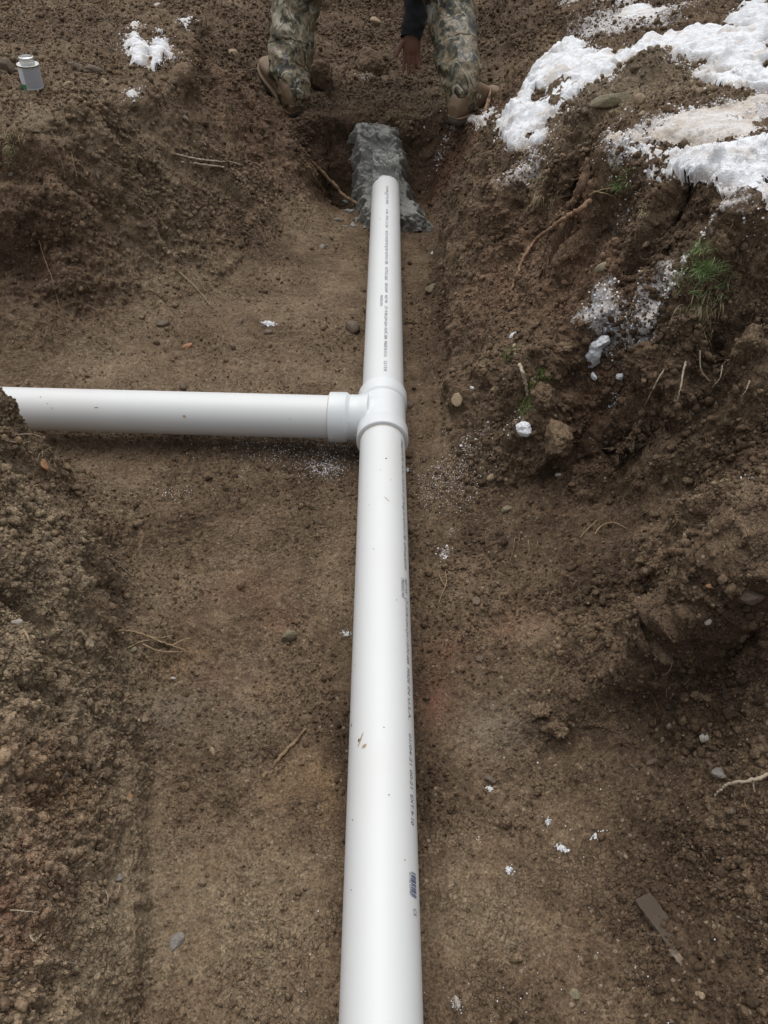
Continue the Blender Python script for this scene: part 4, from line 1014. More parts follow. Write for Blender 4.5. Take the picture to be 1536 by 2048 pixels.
# ------------------------------------------------------------------ roots, sticks, grass
def bark(name, c1, c2, sc=60):
    m, nt, b = mat(name, c1, .8); tc = texco(nt); f = noise_t(nt, sc, 4, tc, .7)
    nt.links.new(mixc(nt, ramp(nt, f, [(.38,(0,0,0)),(.62,(1,1,1))]).outputs[0], c1, c2), b.inputs['Base Color']); bump(nt, b, f, .5, .001); return m
RT = {'tan': bark('tan_root', (.22,.15,.08), (.36,.26,.15)), 'brown': bark('brown_root', (.09,.055,.03), (.26,.17,.09)), 'red': bark('red_root', (.16,.075,.042), (.30,.20,.12)),
      'pale': bark('pale_root', (.30,.24,.17), (.42,.35,.26)), 'dark': bark('dark_root', (.07,.05,.035), (.14,.10,.07))}
def tube_pts(pts, rads, seg=7, co=None, fs=None):
    co = [] if co is None else co; fs = [] if fs is None else fs; b0 = len(co)
    for i, p in enumerate(pts):
        d = (pts[min(i+1, len(pts)-1)]-pts[max(i-1, 0)])
        d = d.normalized() if d.length > 1e-9 else Vector((0,0,1))
        s = d.cross(Vector((.13,.2,1))).normalized(); u = s.cross(d)
        for k in range(seg):
            th = 2*math.pi*k/seg; co.append((p+(s*math.cos(th)+u*math.sin(th))*rads[i])[:])
    for i in range(len(pts)-1):
        for k in range(seg):
            k2 = (k+1)%seg; fs.append((b0+i*seg+k, b0+i*seg+k2, b0+(i+1)*seg+k2, b0+(i+1)*seg+k))
    return co, fs
def spl(ps, n_=24):
    """smooth run through points"""
    out = []; m_ = len(ps)
    for i in range(m_-1):
        p0, p1_, p2_, p3_ = ps[max(i-1,0)], ps[i], ps[i+1], ps[min(i+2,m_-1)]
        k = max(3, n_//(m_-1))
        for j in range(k):
            t = j/k
            out.append(.5*((2*p1_)+(p2_-p0)*t+(2*p0-5*p1_+4*p2_-p3_)*t*t+(3*p1_-p0-3*p2_+p3_)*t**3))
    out.append(ps[-1]); return out
def root(lines, m, label, name='root', cat='root', group='roots sticking out of the soil', jit=.0016, lift=.006):
    """lines: [([(px,py,lift_m)...], r0, r1)]"""
    co, fs = [], []; rng = random.Random(len(label)*7+len(lines))
    for pl, r0, r1 in lines:
        ps = []
        for q in pl:
            loc, nrm = hit(q[0], q[1]); l_ = q[2] if len(q) > 2 else lift
            ps.append(loc+(CP-loc).normalized()*l_)
        # keep the run smooth in depth
        for _ in range(2):
            ps = [ps[0]]+[ps[i]*.5+(ps[i-1]+ps[i+1])*.25 if False else ps[i] for i in range(1, len(ps)-1)]+[ps[-1]]
        pts = spl(ps, 8*len(ps)); jt = min(jit, r0*.22); pts = [p+Vector((rng.gauss(0,jt),rng.gauss(0,jt),rng.gauss(0,jt))) for p in pts]
        n_ = len(pts); rads = [(r0+(r1-r0)*i/(n_-1))*(1+.18*rng.uniform(-1,1)) for i in range(n_)]
        tube_pts(pts, rads, 7, co, fs)
    o = link(name, np_mesh(name, np.array(co), np.array(fs)), m); tag(o, label, cat, group); return o
def each(lines, m, label, name='root', cat='root', group=None):
    for l_ in lines: root([l_], m, label, name, cat, group)
root([([(598,293,.0),(625,325,.03),(655,355,.05),(685,388,.06),(712,405,.05),(738,418,.03)], .009, .006)], RT['brown'], 'thick peeling root slanting down to the pipe beside the wet concrete')
root([([(612,325),(630,355,.02),(640,385,.02),(622,420,.01),(603,465,.004)], .0035, .0015), ([(632,355,.02),(650,385,.02),(662,402,.01),(690,410,.004)], .0025, .001), ([(636,378,.02),(645,400,.02),(644,420,.01)], .002, .001), ([(612,325),(606,345),(610,360)], .002, .001)], RT['brown'], 'thin forked roots hanging left of the thick peeling root')
root([([(1180,402,.02),(1150,425,.05),(1110,450,.05),(1075,478,.05),(1050,510,.04),(1035,545,.03),(1022,585,.01)], .0065, .0045)], RT['red'], 'long red-barked root lying across the right bank')
each([([(1185,382,.02),(1215,388,.02),(1232,395,.01)], .0015, .001), ([(1178,390,.02),(1200,380,.03),(1222,376,.02)], .0012, .0008)], RT['tan'], 'wispy straw end sticking out above the red-barked root', group='straw ends above the red-barked root')
root([([(228,1262),(255,1262,.008),(290,1270,.014),(330,1287,.014),(370,1300,.008)], .0026, .0012), ([(290,1270,.014),(320,1276,.016),(345,1270,.014)], .0014, .0008), ([(345,1290,.012),(362,1281,.014),(381,1276,.01)], .0016, .0009),
      ([(256,1296,.006),(280,1284,.012),(300,1280,.014)], .0016, .001), ([(285,1288,.012),(320,1302,.012),(365,1304,.006)], .0018, .0009)], RT['tan'], 'forked pale root cluster on the left floor by the near bank')
root([([(1540,1548,.02),(1505,1560,.022),(1462,1566,.018),(1442,1578,.01),(1430,1592,.004)], .0034, .0014), ([(1508,1560,.022),(1507,1572,.018),(1509,1583,.012)], .0018, .0008)], RT['pale'], 'branching pale root reaching in from the right photo edge')
each([([(350,308),(385,316,.02),(430,322,.03),(465,325,.03),(490,336,.015)], .0035, .0022), ([(362,324),(400,328,.015),(448,334,.01)], .004, .003)], RT['pale'], 'pale root jutting from the middle of the far left slope', group='pair of pale roots on the far left slope')
root([([(360,545),(385,568,.01),(405,590,.012),(421,610,.006)], .0018, .001)], RT['pale'], 'single straight pale rootlet on the lower far left slope')
root([([(78,480),(90,520,.01),(105,560,.012),(118,610,.01),(135,665,.004)], .002, .001), ([(112,575,.01),(122,568,.014)], .001, .0006)], RT['brown'], 'long hanging root at the left side of the far left slope')
each([([(142,300),(148,330,.01),(155,358,.012),(158,380,.004)], .0018, .001), ([(120,310),(126,335,.01),(133,350,.008)], .0014, .0008)], RT['brown'], 'short brown root hanging under the grassy lip of the left bank', group='short roots under the left lip')
each([([(330,640),(345,650,.01),(360,668,.01),(372,690,.004)], .0014, .0008), ([(300,580),(330,600,.008),(352,630,.006)], .0014, .0008)], RT['brown'], 'thin brown rootlet at the foot of the far left slope', group='rootlets at the foot of the far left slope')
each([([(1328,740),(1315,760,.012),(1300,790,.012),(1290,810,.004)], .0016, .0008), ([(1372,722),(1365,750,.014),(1358,790,.014),(1350,812,.004)], .0024, .001), ([(1400,700),(1402,740,.012),(1420,762,.01)], .0014, .0007), ([(1445,730),(1440,755,.01),(1425,775,.006)], .0014, .0007), ([(1500,760),(1492,780,.012),(1482,795,.008)], .0018, .0008)], RT['pale'], 'hairy pale root dangling from the upper right wall', group='pale roots dangling from the upper right wall')
root([([(890,1143),(893,1165,.008),(883,1190,.006),(878,1206,.003)], .0012, .0007), ([(878,1150),(890,1172,.008)], .001, .0006)], RT['tan'], 'tiny curly rootlet right of the lower pipe')
each([([(1030,1075),(1026,1100,.01),(1020,1122,.004)], .0012, .0007), ([(1056,1080),(1058,1100,.01),(1052,1118,.004)], .0012, .0006), ([(1075,1080),(1074,1096,.01)], .001, .0006), ([(1040,1070),(1036,1095,.012),(1040,1112,.006)], .001, .0006)], RT['brown'], 'fine root of the fringe under a crumb ledge on the right slope', group='fringe roots on the right slope')
each([([(1190,1068),(1205,1050,.014),(1228,1045,.012),(1255,1058,.004)], .0014, .0008), ([(1160,1075),(1178,1055,.01),(1195,1040,.006)], .0012, .0007)], RT['tan'], 'thin arched twig on the loose right slope', group='arched twigs on the right slope')
root([([(525,1555,.002),(555,1520,.004),(590,1482,.004),(612,1458,.002)], .004, .003)], RT['brown'], 'straight brown stick pressed into the left floor', name='stick', cat='stick', jit=.0008)
root([([(205,1110),(225,1118,.008),(245,1135,.008),(262,1152,.004)], .0012, .0007)], RT['pale'], 'thin pale rootlet at the edge of the near left bank')
each([([(45,858,.02),(65,862,.03),(85,880,.02)], .001, .0006), ([(50,800,.02),(66,812,.03),(72,826,.03)], .0009, .0005), ([(48,838,.02),(75,842,.03),(98,836,.02)], .0009, .0005), ([(30,870,.01),(60,868,.02),(80,872,.02)], .001, .0006), ([(10,880,.01),(40,886,.01),(62,882,.01)], .001, .0006)], RT['pale'], 'dry straw wisp over the left end of the branch pipe', name='straw', cat='straw', group='straw wisps over the branch pipe')
root([([(1305,100,.03),(1312,112,.03),(1320,126,.005)], .0014, .001)], RT['dark'], 'little dark twig standing in the upper snow band', name='twig', cat='twig')
each([([(20,1820),(50,1822,.008),(78,1825,.006)], .0010, .0006), ([(60,1870),(68,1882,.008),(82,1870,.006)], .0016, .0009)], RT['pale'], 'pale curled rootlet in the near left bank near the bottom', group='curled rootlets in the near left bank')
each([([(210,1780),(216,1795,.008),(213,1815,.004)], .0010, .0006), ([(240,1768),(236,1785,.008),(226,1792,.004)], .001, .0006), ([(105,1915),(140,1925,.008),(170,1930,.004)], .001, .0006)], RT['pale'], 'fine pale rootlet near the grey egg-shaped pebble in the near left bank', group='rootlets near the egg-shaped pebble')
root([([(50,1262,.01),(56,1275,.02),(60,1288,.01)], .002, .0012)], RT['tan'], 'short root stub by the dark hole in the near left bank')
root([([(1028,690,.01),(1032,712,.02),(1042,735,.02),(1050,760,.015),(1056,790,.004)], .0045, .0035), ([(1036,720,.02),(1028,706,.02)], .003, .002)], RT['pale'], 'crooked mossy twig capped with snow on the terrace', name='twig', cat='twig')
root([([(775,210),(790,190,.02),(806,188,.025),(820,196,.01)], .0014, .001)], RT['brown'], 'little arched twig on the ledge between the worker\'s boots', name='twig', cat='twig')

def board(px, py, L_, w, th, rot, m, label, name, cat, tilt=(0,0), taper=1., lift=.0):
    loc, nrm = hit(px, py); bm = bmesh.new(); rng = random.Random(int(px))
    n_ = 12; rows = []
    for i in range(n_+1):
        t = i/n_-.5; ww = w*(1-(1-taper)*(i/n_))*(1+.08*rng.uniform(-1,1))
        rows.append([bm.verts.new((x_, t*L_+rng.uniform(-.002,.002), z_)) for x_, z_ in ((-ww/2+rng.uniform(-.002,.002),0),(ww/2+rng.uniform(-.002,.002),0),(ww/2*.95,th),(-ww/2*.95,th))])
    for i in range(n_):
        for k in range(4): bm.faces.new((rows[i][k], rows[i][(k+1)%4], rows[i+1][(k+1)%4], rows[i+1][k]))
    bm.faces.new(rows[0][::-1]); bm.faces.new(rows[-1]); bmesh.ops.recalc_face_normals(bm, faces=bm.faces)
    me = bpy.data.meshes.new(name); bm.to_mesh(me); bm.free()
    o = link(name, me, m); o.location = loc+Vector((0,0,lift)); o.rotation_euler = (R(tilt[0]), R(tilt[1]), R(rot)); tag(o, label, cat); return o
def wood(name, c1, c2):
    m, nt, b = mat(name, c1, .8); tc = texco(nt); mp_ = nt.nodes.new('ShaderNodeMapping'); mp_.inputs['Scale'].default_value = (1,.08,1); nt.links.new(tc, mp_.inputs[0])
    f = noise_t(nt, 160, 4, mp_.outputs[0], .6); cw = mixc(nt, f, c1, c2); cw = mixc(nt, ramp(nt, noise_t(nt, 55, 5, tc, .7), [(.42,(0,0,0)),(.58,(1,1,1))]).outputs[0], cw, (.060,.040,.024)); nt.links.new(cw, b.inputs['Base Color']); bump(nt, b, noise_t(nt, 120, 4, tc, .7), .7, .002); return m
W1 = wood('damp_wood', (.040,.027,.018), (.090,.063,.041)); W2 = wood('fresh_split_wood', (.30,.17,.10), (.44,.27,.17)); W3 = wood('weathered_wood', (.16,.12,.085), (.26,.2,.15))
board(1316,1842, .078, .030, .006, 28, W1, 'flat brown board piece half buried in the right floor', 'wood_piece', 'wood', lift=.0025)
board(1356,1918, .022, .011, .004, 28, W3, 'thin splinter below the half buried board piece', 'wood_splinter', 'wood', lift=.001)
board(976,214, .13, .026, .007, -14, W2, 'reddish split wood shard standing beside the worker\'s right boot', 'wood_splinter', 'wood', tilt=(35,0), taper=.15, lift=.02)
board(113,1578, .055, .006, .004, -40, W3, 'straw-coloured splinter in the near left bank', 'wood_splinter', 'wood', tilt=(20,0), lift=.004)

# grass tufts
def grass_mat(name, c1, c2):
    m, nt, b = mat(name, c1, .7); f = noise_t(nt, 30, 2); nt.links.new(mixc(nt, f, c1, c2), b.inputs['Base Color']); return m
GR = grass_mat('green_grass', (.12,.21,.06), (.36,.42,.20)); GD = grass_mat('dead_grass', (.22,.17,.09), (.36,.30,.18)); MO = grass_mat('moss', (.08,.14,.03), (.20,.25,.07))
def tuft(px, py, rpx, n_, L_, m, label, lean=(0,-.3,.6), name='grass_tuft', cat='grass', wid=.0011, hang=.0):
    loc0, nrm = hit(px, py); rng = random.Random(int(px*7+py)); r = rpx*m_per_px(loc0); co, fs = [], []
    for _ in range(n_):
        a = rng.uniform(0, 2*math.pi); rr = r*math.sqrt(rng.random()); x, y = loc0.x+rr*math.cos(a), loc0.y+rr*math.sin(a)*.8
        p = down(x, y)
        if abs(p.z-loc0.z) > .05: p = loc0+Vector((rng.gauss(0,.004),rng.gauss(0,.004),0))
        d = Vector((rng.gauss(lean[0],.5), rng.gauss(lean[1],.5), abs(rng.gauss(lean[2],.3)))).normalized(); l = L_*rng.uniform(.4,1.1)
        s = d.cross(Vector((rng.random(),rng.random(),.3))).normalized()*wid*rng.uniform(.6,1.3)
        b0 = len(co); q = p-Vector((0,0,.003)); v = d
        for k in range(5):
            w = (1-k/4.3); co += [(q-s*w)[:], (q+s*w)[:]]
            q = q+v*(l/4); v = (v+Vector((rng.gauss(0,.1),rng.gauss(0,.1),-.22-hang))).normalized()
        for k in range(4): fs.append((b0+2*k, b0+2*k+1, b0+2*k+3, b0+2*k+2))
    o = link(name, np_mesh(name, np.array(co), np.array(fs)), m); tag(o, label, cat, 'grass tufts on the banks'); return o
tuft(1405,540,60,1300,.034,GR,'green grass tuft on the lip of the right bank below the snow')
tuft(1400,612,42,170,.045,GD,'dead straw grass hanging under the green tuft on the right bank',lean=(0,-.8,.0),hang=.5)
tuft(1395,625,30,120,.028,GR,'smaller green tuft in the cut face under the dead straw grass')
tuft(1240,372,26,260,.03,GR,'green and frosty tuft at the left corner of the thick snow heap',lean=(-.5,-.6,.5))
tuft(1290,420,40,160,.04,GD,'dry tuft hanging below the left part of the thick snow heap',lean=(0,-.7,.1),hang=.4)
tuft(1070,790,28,900,.026,MO,'bright green moss tuft on the terrace clod')
tuft(1022,704,15,260,.022,MO,'little green moss tuft at the mossy twig')
tuft(450,272,34,120,.06,GD,'yellow dead grass hanging over the edge of the left bank',lean=(.3,-.7,.1),hang=.4)
tuft(20,290,40,90,.05,GD,'pale dead grass on the left bank lip at the photo edge',lean=(0,-.7,.1),hang=.4)
tuft(28,300,14,26,.04,GR,'few green blades under the left bank lip at the photo edge',lean=(.2,-.6,.2))
tuft(1090,340,40,120,.05,GD,'brown straw and roots hanging below the snow on the right cut wall',lean=(0,-.6,-.2),hang=.8)
tuft(1080,390,36,120,.05,GD,'grey straw fringe in the hollow of the right cut wall',lean=(0,-.6,-.2),hang=.8)
tuft(1160,620,40,40,.03,GD,'sparse dry blades beside the crusted snow on the terrace')
tuft(40,740,22,50,.03,GD,'dry grass on the tip of the near left bank above the branch pipe')
tuft(80,900,30,60,.035,GD,'dry grass on the near left bank just below the branch pipe')
tuft(1230,225,60,90,.03,GD,'short dry stubble on the dirt pile between the snow bands')
# fine roots everywhere on the cut faces
def rootlets():
    rng = np.random.default_rng(77); w = (wall*bank*Ar*view); cum = np.cumsum(w/w.sum()); co, fs = [], []
    for i in np.searchsorted(cum, rng.random(620)):
        p = Vector(Pd[min(i, len(Pd)-1)]); nn = Vector(Nf[min(i, len(Pd)-1)]); p += nn*.001
        v = Vector((rng.normal()*.6, rng.normal()*.6, -.7)); v = (v-nn*v.dot(nn)*.8).normalized(); l = rng.uniform(.012, .05); pts = []
        for k in range(7):
            pts.append(p.copy()); v = (v+Vector(rng.normal(size=3)*.28)).normalized(); v = (v-nn*min(0, v.dot(nn))).normalized(); p = p+v*l/6
        r0 = rng.uniform(.0004,.001); tube_pts(pts, [r0*(1-.6*k/6) for k in range(7)], 3, co, fs)
    o = link('fine_roots', np_mesh('fine_roots', np.array(co), np.array(fs)), RT['brown']); tag(o, 'hair-thin roots showing all over the cut bank faces', 'roots', kind='stuff')
rootlets()
print('plants', time.time()-T0)

# ------------------------------------------------------------------ metal can on the left bank
def can():
    loc, nrm = hit(66, 172); r = 20.5*m_per_px(loc); h = r*2*1.08; e = empty('metal_can', loc+Vector((0,0,-.006))); o0 = e.location
    tag(e, 'small open metal can of pipe cement with grey and white label on the left bank', 'can')
    TIN, nt, b = mat('tinplate', (.62,.62,.60), .28, Metallic=.9)
    m, nt, b = mat('can_label', (.5,.5,.5), .45); tc = texco(nt); sp = nt.nodes.new('ShaderNodeSeparateXYZ'); nt.links.new(tc, sp.inputs[0])
    ang = math_n(nt, 'ARCTAN2', sp.outputs[1], sp.outputs[0])     # around the can
    white = math_n(nt, 'LESS_THAN', ang, -1.85); green = math_n(nt, 'LESS_THAN', sp.outputs[2], h*.24)
    lines = noise_t(nt, 90, 2, tc); dk = math_n(nt, 'GREATER_THAN', lines, .62)
    mp_ = nt.nodes.new('ShaderNodeMapping'); mp_.inputs['Scale'].default_value = (30,30,260); nt.links.new(tc, mp_.inputs[0])
    tl = noise_t(nt, 1, 1, mp_.outputs[0]); small = math_n(nt, 'GREATER_THAN', tl, .60)
    wl = mixc(nt, math_n(nt, 'MULTIPLY', dk, .6), (.62,.66,.70), (.08,.10,.16)); wl = mixc(nt, green, wl, (.03,.22,.09))
    gl = mixc(nt, math_n(nt, 'MULTIPLY', small, .25), (.36,.37,.39), (.2,.2,.22)); gl = mixc(nt, math_n(nt, 'LESS_THAN', sp.outputs[2], h*.10), gl, (.55,.58,.62))
    nt.links.new(mixc(nt, white, gl, wl), b.inputs['Base Color'])
    U_ = Vector((0,0,1))
    lathe('body', o0, o0+U_, [(0,r*.97),(.002,r),(.006,r*.985),(h*.96,r*.985)], TIN, e)
    lathe('label', o0, o0+U_, [(h*.05,r*.992),(h*.90,r*.992)], m, e)
    lathe('rim', o0, o0+U_, [(h*.945,r*.985),(h*.955,r*1.03),(h*.985,r*1.03),(h*.99,r*1.0),(h*.975,r*.95),(h*.985,r*.70)], TIN, e)
    DKM, _, _ = mat('dark_seam', (.05,.05,.05), .5); lathe('seam', o0, o0+U_, [(h*.925,r*.992),(h*.93,r*1.005),(h*.95,r*1.005)], DKM, e)
    z = h*.985; pr = [(z,r*.70)]
    for k in range(4): pr += [(z+.003+k*.0045,r*.68),(z+.0045+k*.0045,r*.70),(z+.006+k*.0045,r*.68)]
    pr += [(z+.021,r*.66),(z+.022,r*.60),(z+.004,r*.60)]
    nk = lathe('neck', o0, o0+U_, pr, TIN, e)
    HM, _, _ = mat('dried_cement', (.55,.53,.55), .35); lathe('cement_film', o0, o0+U_, [(z+.014,r*.6),(z+.0145,.0005)], HM, e)
    e.rotation_euler = (R(2), R(3), R(0))
can()

# ------------------------------------------------------------------ the worker
def camo():
    m, nt, b = mat('camouflage_cloth', (.1,.1,.08), .42); tc = texco(nt)
    mp_ = nt.nodes.new('ShaderNodeMapping'); mp_.inputs['Scale'].default_value = (1.2,1.2,1.0); nt.links.new(tc, mp_.inputs[0]); v = mp_.outputs[0]
    f1 = noise_t(nt, 16, 6, v, .68, .8); c = ramp(nt, f1, [(.38,(.016,.017,.012)),(.46,(.055,.053,.030)),(.51,(.14,.11,.062)),(.56,(.24,.18,.11)),(.60,(.085,.066,.04)),(.70,(.29,.23,.15))]).outputs[0]
    # twig-like pale lines
    for sc, off, colr_, lo in ((9, 3.1, (.34,.31,.22), .022), (15, 7.7, (.22,.19,.12), .03), (12, 5.1, (.012,.012,.010), .03)):
        mq = nt.nodes.new('ShaderNodeMapping'); mq.inputs['Location'].default_value = (off, off*.7, off*1.3); mq.inputs['Rotation'].default_value = (.3,.5,off); mq.inputs['Scale'].default_value = (1.1,1.1,.6); nt.links.new(tc, mq.inputs[0])
        g = noise_t(nt, sc, 2, mq.outputs[0], .5, .6); l_ = math_n(nt, 'MULTIPLY', math_n(nt, 'LESS_THAN', math_n(nt, 'ABSOLUTE', math_n(nt, 'SUBTRACT', g, .5)), lo*.7), math_n(nt, 'GREATER_THAN', noise_t(nt, sc*.8, 2, mq.outputs[0]), .50))
        c = mixc(nt, math_n(nt, 'MULTIPLY', l_, .85), c, colr_)
    nt.links.new(c, b.inputs['Base Color']); fold = noise_t(nt, 18, 3, v, .5, .5); bump(nt, b, fold, .7, .015); return m
CAMO = camo()
SKIN, nt, b = mat('skin', (.36,.17,.12), .5); b.inputs['Subsurface Weight'].default_value = .1; b.inputs['Subsurface Scale'].default_value = .01
fs_ = noise_t(nt, 40, 4); nt.links.new(mixc(nt, fs_, (.17,.075,.05), (.28,.135,.09)), b.inputs['Base Color'])
BLK, nt, b = mat('black_cloth', (.010,.012,.014), .85); bump(nt, b, noise_t(nt, 35, 4), .5, .006)
LEA, nt, b = mat('tan_leather', (.24,.15,.08), .7); fl = noise_t(nt, 30, 5, None, .65); nt.links.new(mixc(nt, fl, (.085,.055,.033), (.27,.18,.105)), b.inputs['Base Color']); bump(nt, b, fl, .4, .002)
SOLE, nt, b = mat('rubber_sole', (.035,.03,.025), .8); nt.links.new(mixc(nt, noise_t(nt, 25, 4), (.02,.017,.014), (.10,.075,.05)), b.inputs['Base Color'])
HAIR, _, _ = mat('brown_hair', (.06,.04,.025), .7)
def skin_obj(name, verts, edges, m, parent, root_i=0, sub=2, extra=None):
    me = bpy.data.meshes.new(name); me.from_pydata([Vector(v[:3]) for v in verts], edges, []); me.update()
    o = link(name, me, m, parent)
    md = o.modifiers.new('s', 'SKIN'); md.use_smooth_shade = True; md.branch_smoothing = .6
    sv = me.skin_vertices[0].data if me.skin_vertices else None
    if sv is None:
        bm = bmesh.new(); bm.from_mesh(me); bm.verts.layers.skin.verify(); bm.to_mesh(me); bm.free(); sv = me.skin_vertices[0].data
    for i, v in enumerate(verts):
        r = v[3]; sv[i].radius = (r, r) if not isinstance(r, tuple) else r; sv[i].use_root = (i == root_i)
    sd = o.modifiers.new('d', 'SUBSURF'); sd.levels = sub; sd.render_levels = sub
    return o
def bake(o):
    """evaluate the modifiers into a plain mesh"""
    bpy.context.view_layer.update(); dg = bpy.context.evaluated_depsgraph_get()
    me = bpy.data.meshes.new_from_object(o.evaluated_get(dg)); o.modifiers.clear(); o.data = me
    me.polygons.foreach_set('use_smooth', np.ones(len(me.polygons), bool)); return o
LF = Vector((-.375, 3.62, .255)); RF = Vector((.335, 3.60, .25))
hl, _ = hit(588, 232); hr, _ = hit(915, 247); print('feet', hl, hr)
LF = Vector(hl); RF = Vector(hr)
W_ = empty('person', (0, 3.75, .25)); tag(W_, 'person in camouflage trousers and tan boots straddling the trench end, hand reaching down', 'person')
def rel(v): v = Vector(v[:3]); return v-W_.location
LA = LF+Vector((-.02,.07,.11)); RA = RF+Vector((.02,.07,.10))
LK = Vector((-.375, 3.90, .66)); RK = Vector((.27, 3.88, .66))
HIP = Vector((-.04, 3.80, 1.02)); LH = HIP+Vector((-.10,0,-.03)); RH = HIP+Vector((.10,0,-.03))
CH = Vector((-.02, 4.16, 1.12)); NK = Vector((-.01, 4.38, 1.10)); HD = Vector((-.01, 4.52, 1.02))
LS = CH+Vector((-.18,.12,0)); RS = CH+Vector((.18,.12,0)); RE = Vector((.20,4.18,.80)); LE = Vector((-.30,4.12,.98))
hx, hy = P(826, 88, .47)[0], 3.98
RW = Vector((.125, 3.98, .505)); LWr = Vector((-.31, 3.90, .86))
fing_v, fing_e = [], []
V_ = []; E_ = []
def av(p, r, par=None):
    V_.append((*rel(p), r)); 
    if par is not None: E_.append((par, len(V_)-1))
    return len(V_)-1
i0 = av(HIP, (.13,.11)); i1 = av(HIP.lerp(CH,.5), (.12,.10), i0); i2 = av(CH, (.14,.11), i1); i3 = av(NK, .055, i2); i4 = av(HD-Vector((0,.03,-.02)), (.075,.08), i3); i5 = av(HD+Vector((0,.07,-.06)), (.07,.085), i4)
for S_, E2, Wp, sx in ((LS,LE,LWr,-1),(RS,RE,RW,1)):
    a = av(S_, .055, i2); bq = av(E2, .042, a); c_ = av(Wp, (.027,.023), bq)
for Hh, Kk, Aa in ((LH,LK,LA),(RH,RK,RA)):
    a = av(Hh, .085, i0); bq = av(Kk, .055, a); c_ = av(Kk.lerp(Aa,.35), .056, bq); d_ = av(Aa, .038, c_)
body = skin_obj('body', V_, E_, SKIN, W_)
# hands are grown with fingers of their own and joined to the same mesh
def hand(W0, axis, side_, back, sc, mirror):
    """axis: toward fingertips, side_: toward the thumb, back: back of the hand"""
    vs, es = [], []
    def add(p, r, par=None):
        vs.append((*rel(p), r)); 
        if par is not None: es.append((par, len(vs)-1))
        return len(vs)-1
    w = add(W0-axis*.03*sc, (.026*sc,.020*sc)); c0 = add(W0+axis*.02*sc, (.030*sc,.017*sc), w); c1 = add(W0+axis*.062*sc, (.036*sc,.014*sc), c0)
    objs = []
    o1 = (vs, es)
    parts = [o1]
    for k, (off, ln, curl) in enumerate(((.030,.070,.25),(.010,.080,.18),(-.010,.074,.26),(-.029,.058,.38))):
        fv, fe = [], []; b_ = W0+axis*(.055*sc)+side_*off*sc; d = (axis+side_*(off*2.2)).normalized(); p = b_
        fv.append((*rel(p), 0.0100*sc)); 
        for q, (seg_, rr) in enumerate(((.035,.0100),(.46,.0095),(.30,.0088),(.22,.0074))):
            L2 = (seg_ if q == 0 else ln*seg_)*sc
            p = p+d*L2; fv.append((*rel(p), rr*sc)); fe.append((len(fv)-2, len(fv)-1)); d = (d-back*curl).normalized() if q >= 1 else (d-back*curl*.4).normalized()
        parts.append((fv, fe))
    fv, fe = [], []; p = W0+axis*.012*sc+side_*.020*sc; d = (axis*.72+side_*.62-back*.25).normalized(); fv.append((*rel(p), .013*sc))
    for L2, rr in ((.040,.0125),(.034,.0108),(.026,.0085)):
        p = p+d*L2*sc; fv.append((*rel(p), rr*sc)); fe.append((len(fv)-2, len(fv)-1)); d = (d*.9+axis*.35-back*.05).normalized()
    parts.append((fv, fe))
    return parts, (W0+axis*.040*sc, axis, side_, back)
bake(body)
bm = bmesh.new(); bm.from_mesh(body.data)
dnv = Vector((0,-.05,-1)).normalized()
for parts in (hand(RW, dnv, Vector((-1,.1,0)).normalized(), Vector((0,1,0)), 1.0, 0), hand(LWr, Vector((.1,-.2,-1)).normalized(), Vector((.9,.3,0)).normalized(), Vector((0,1,0)), 1.0, 1)):
    parts, (pc, pa_, ps_, pb_) = parts
    co_, f_ = ICO[3]; b3 = np.array([ps_[:], pb_[:], pa_[:]]); q_ = (np.sign(co_)*np.abs(co_)**.8*np.array([.043,.016,.050]))@b3+np.array(rel(pc)[:])
    vv_ = [bm.verts.new(c) for c in q_]; [bm.faces.new([vv_[k] for k in ff]) for ff in f_]
    for fv, fe in parts:
        t_ = bake(skin_obj('t', fv, fe, SKIN, None)); bm.from_mesh(t_.data); bpy.data.objects.remove(t_)
# face: nose, ears as small added forms
me_h = bpy.data.meshes.new('body'); bm.to_mesh(me_h); bm.free(); body.data = me_h; me_h.materials.clear(); me_h.materials.append(SKIN)
md = body.modifiers.new('r', 'REMESH'); md.mode = 'VOXEL'; md.voxel_size = .0035; md.use_smooth_shade = True; sm_ = body.modifiers.new('s', 'SMOOTH'); sm_.iterations = 3; bake(body)

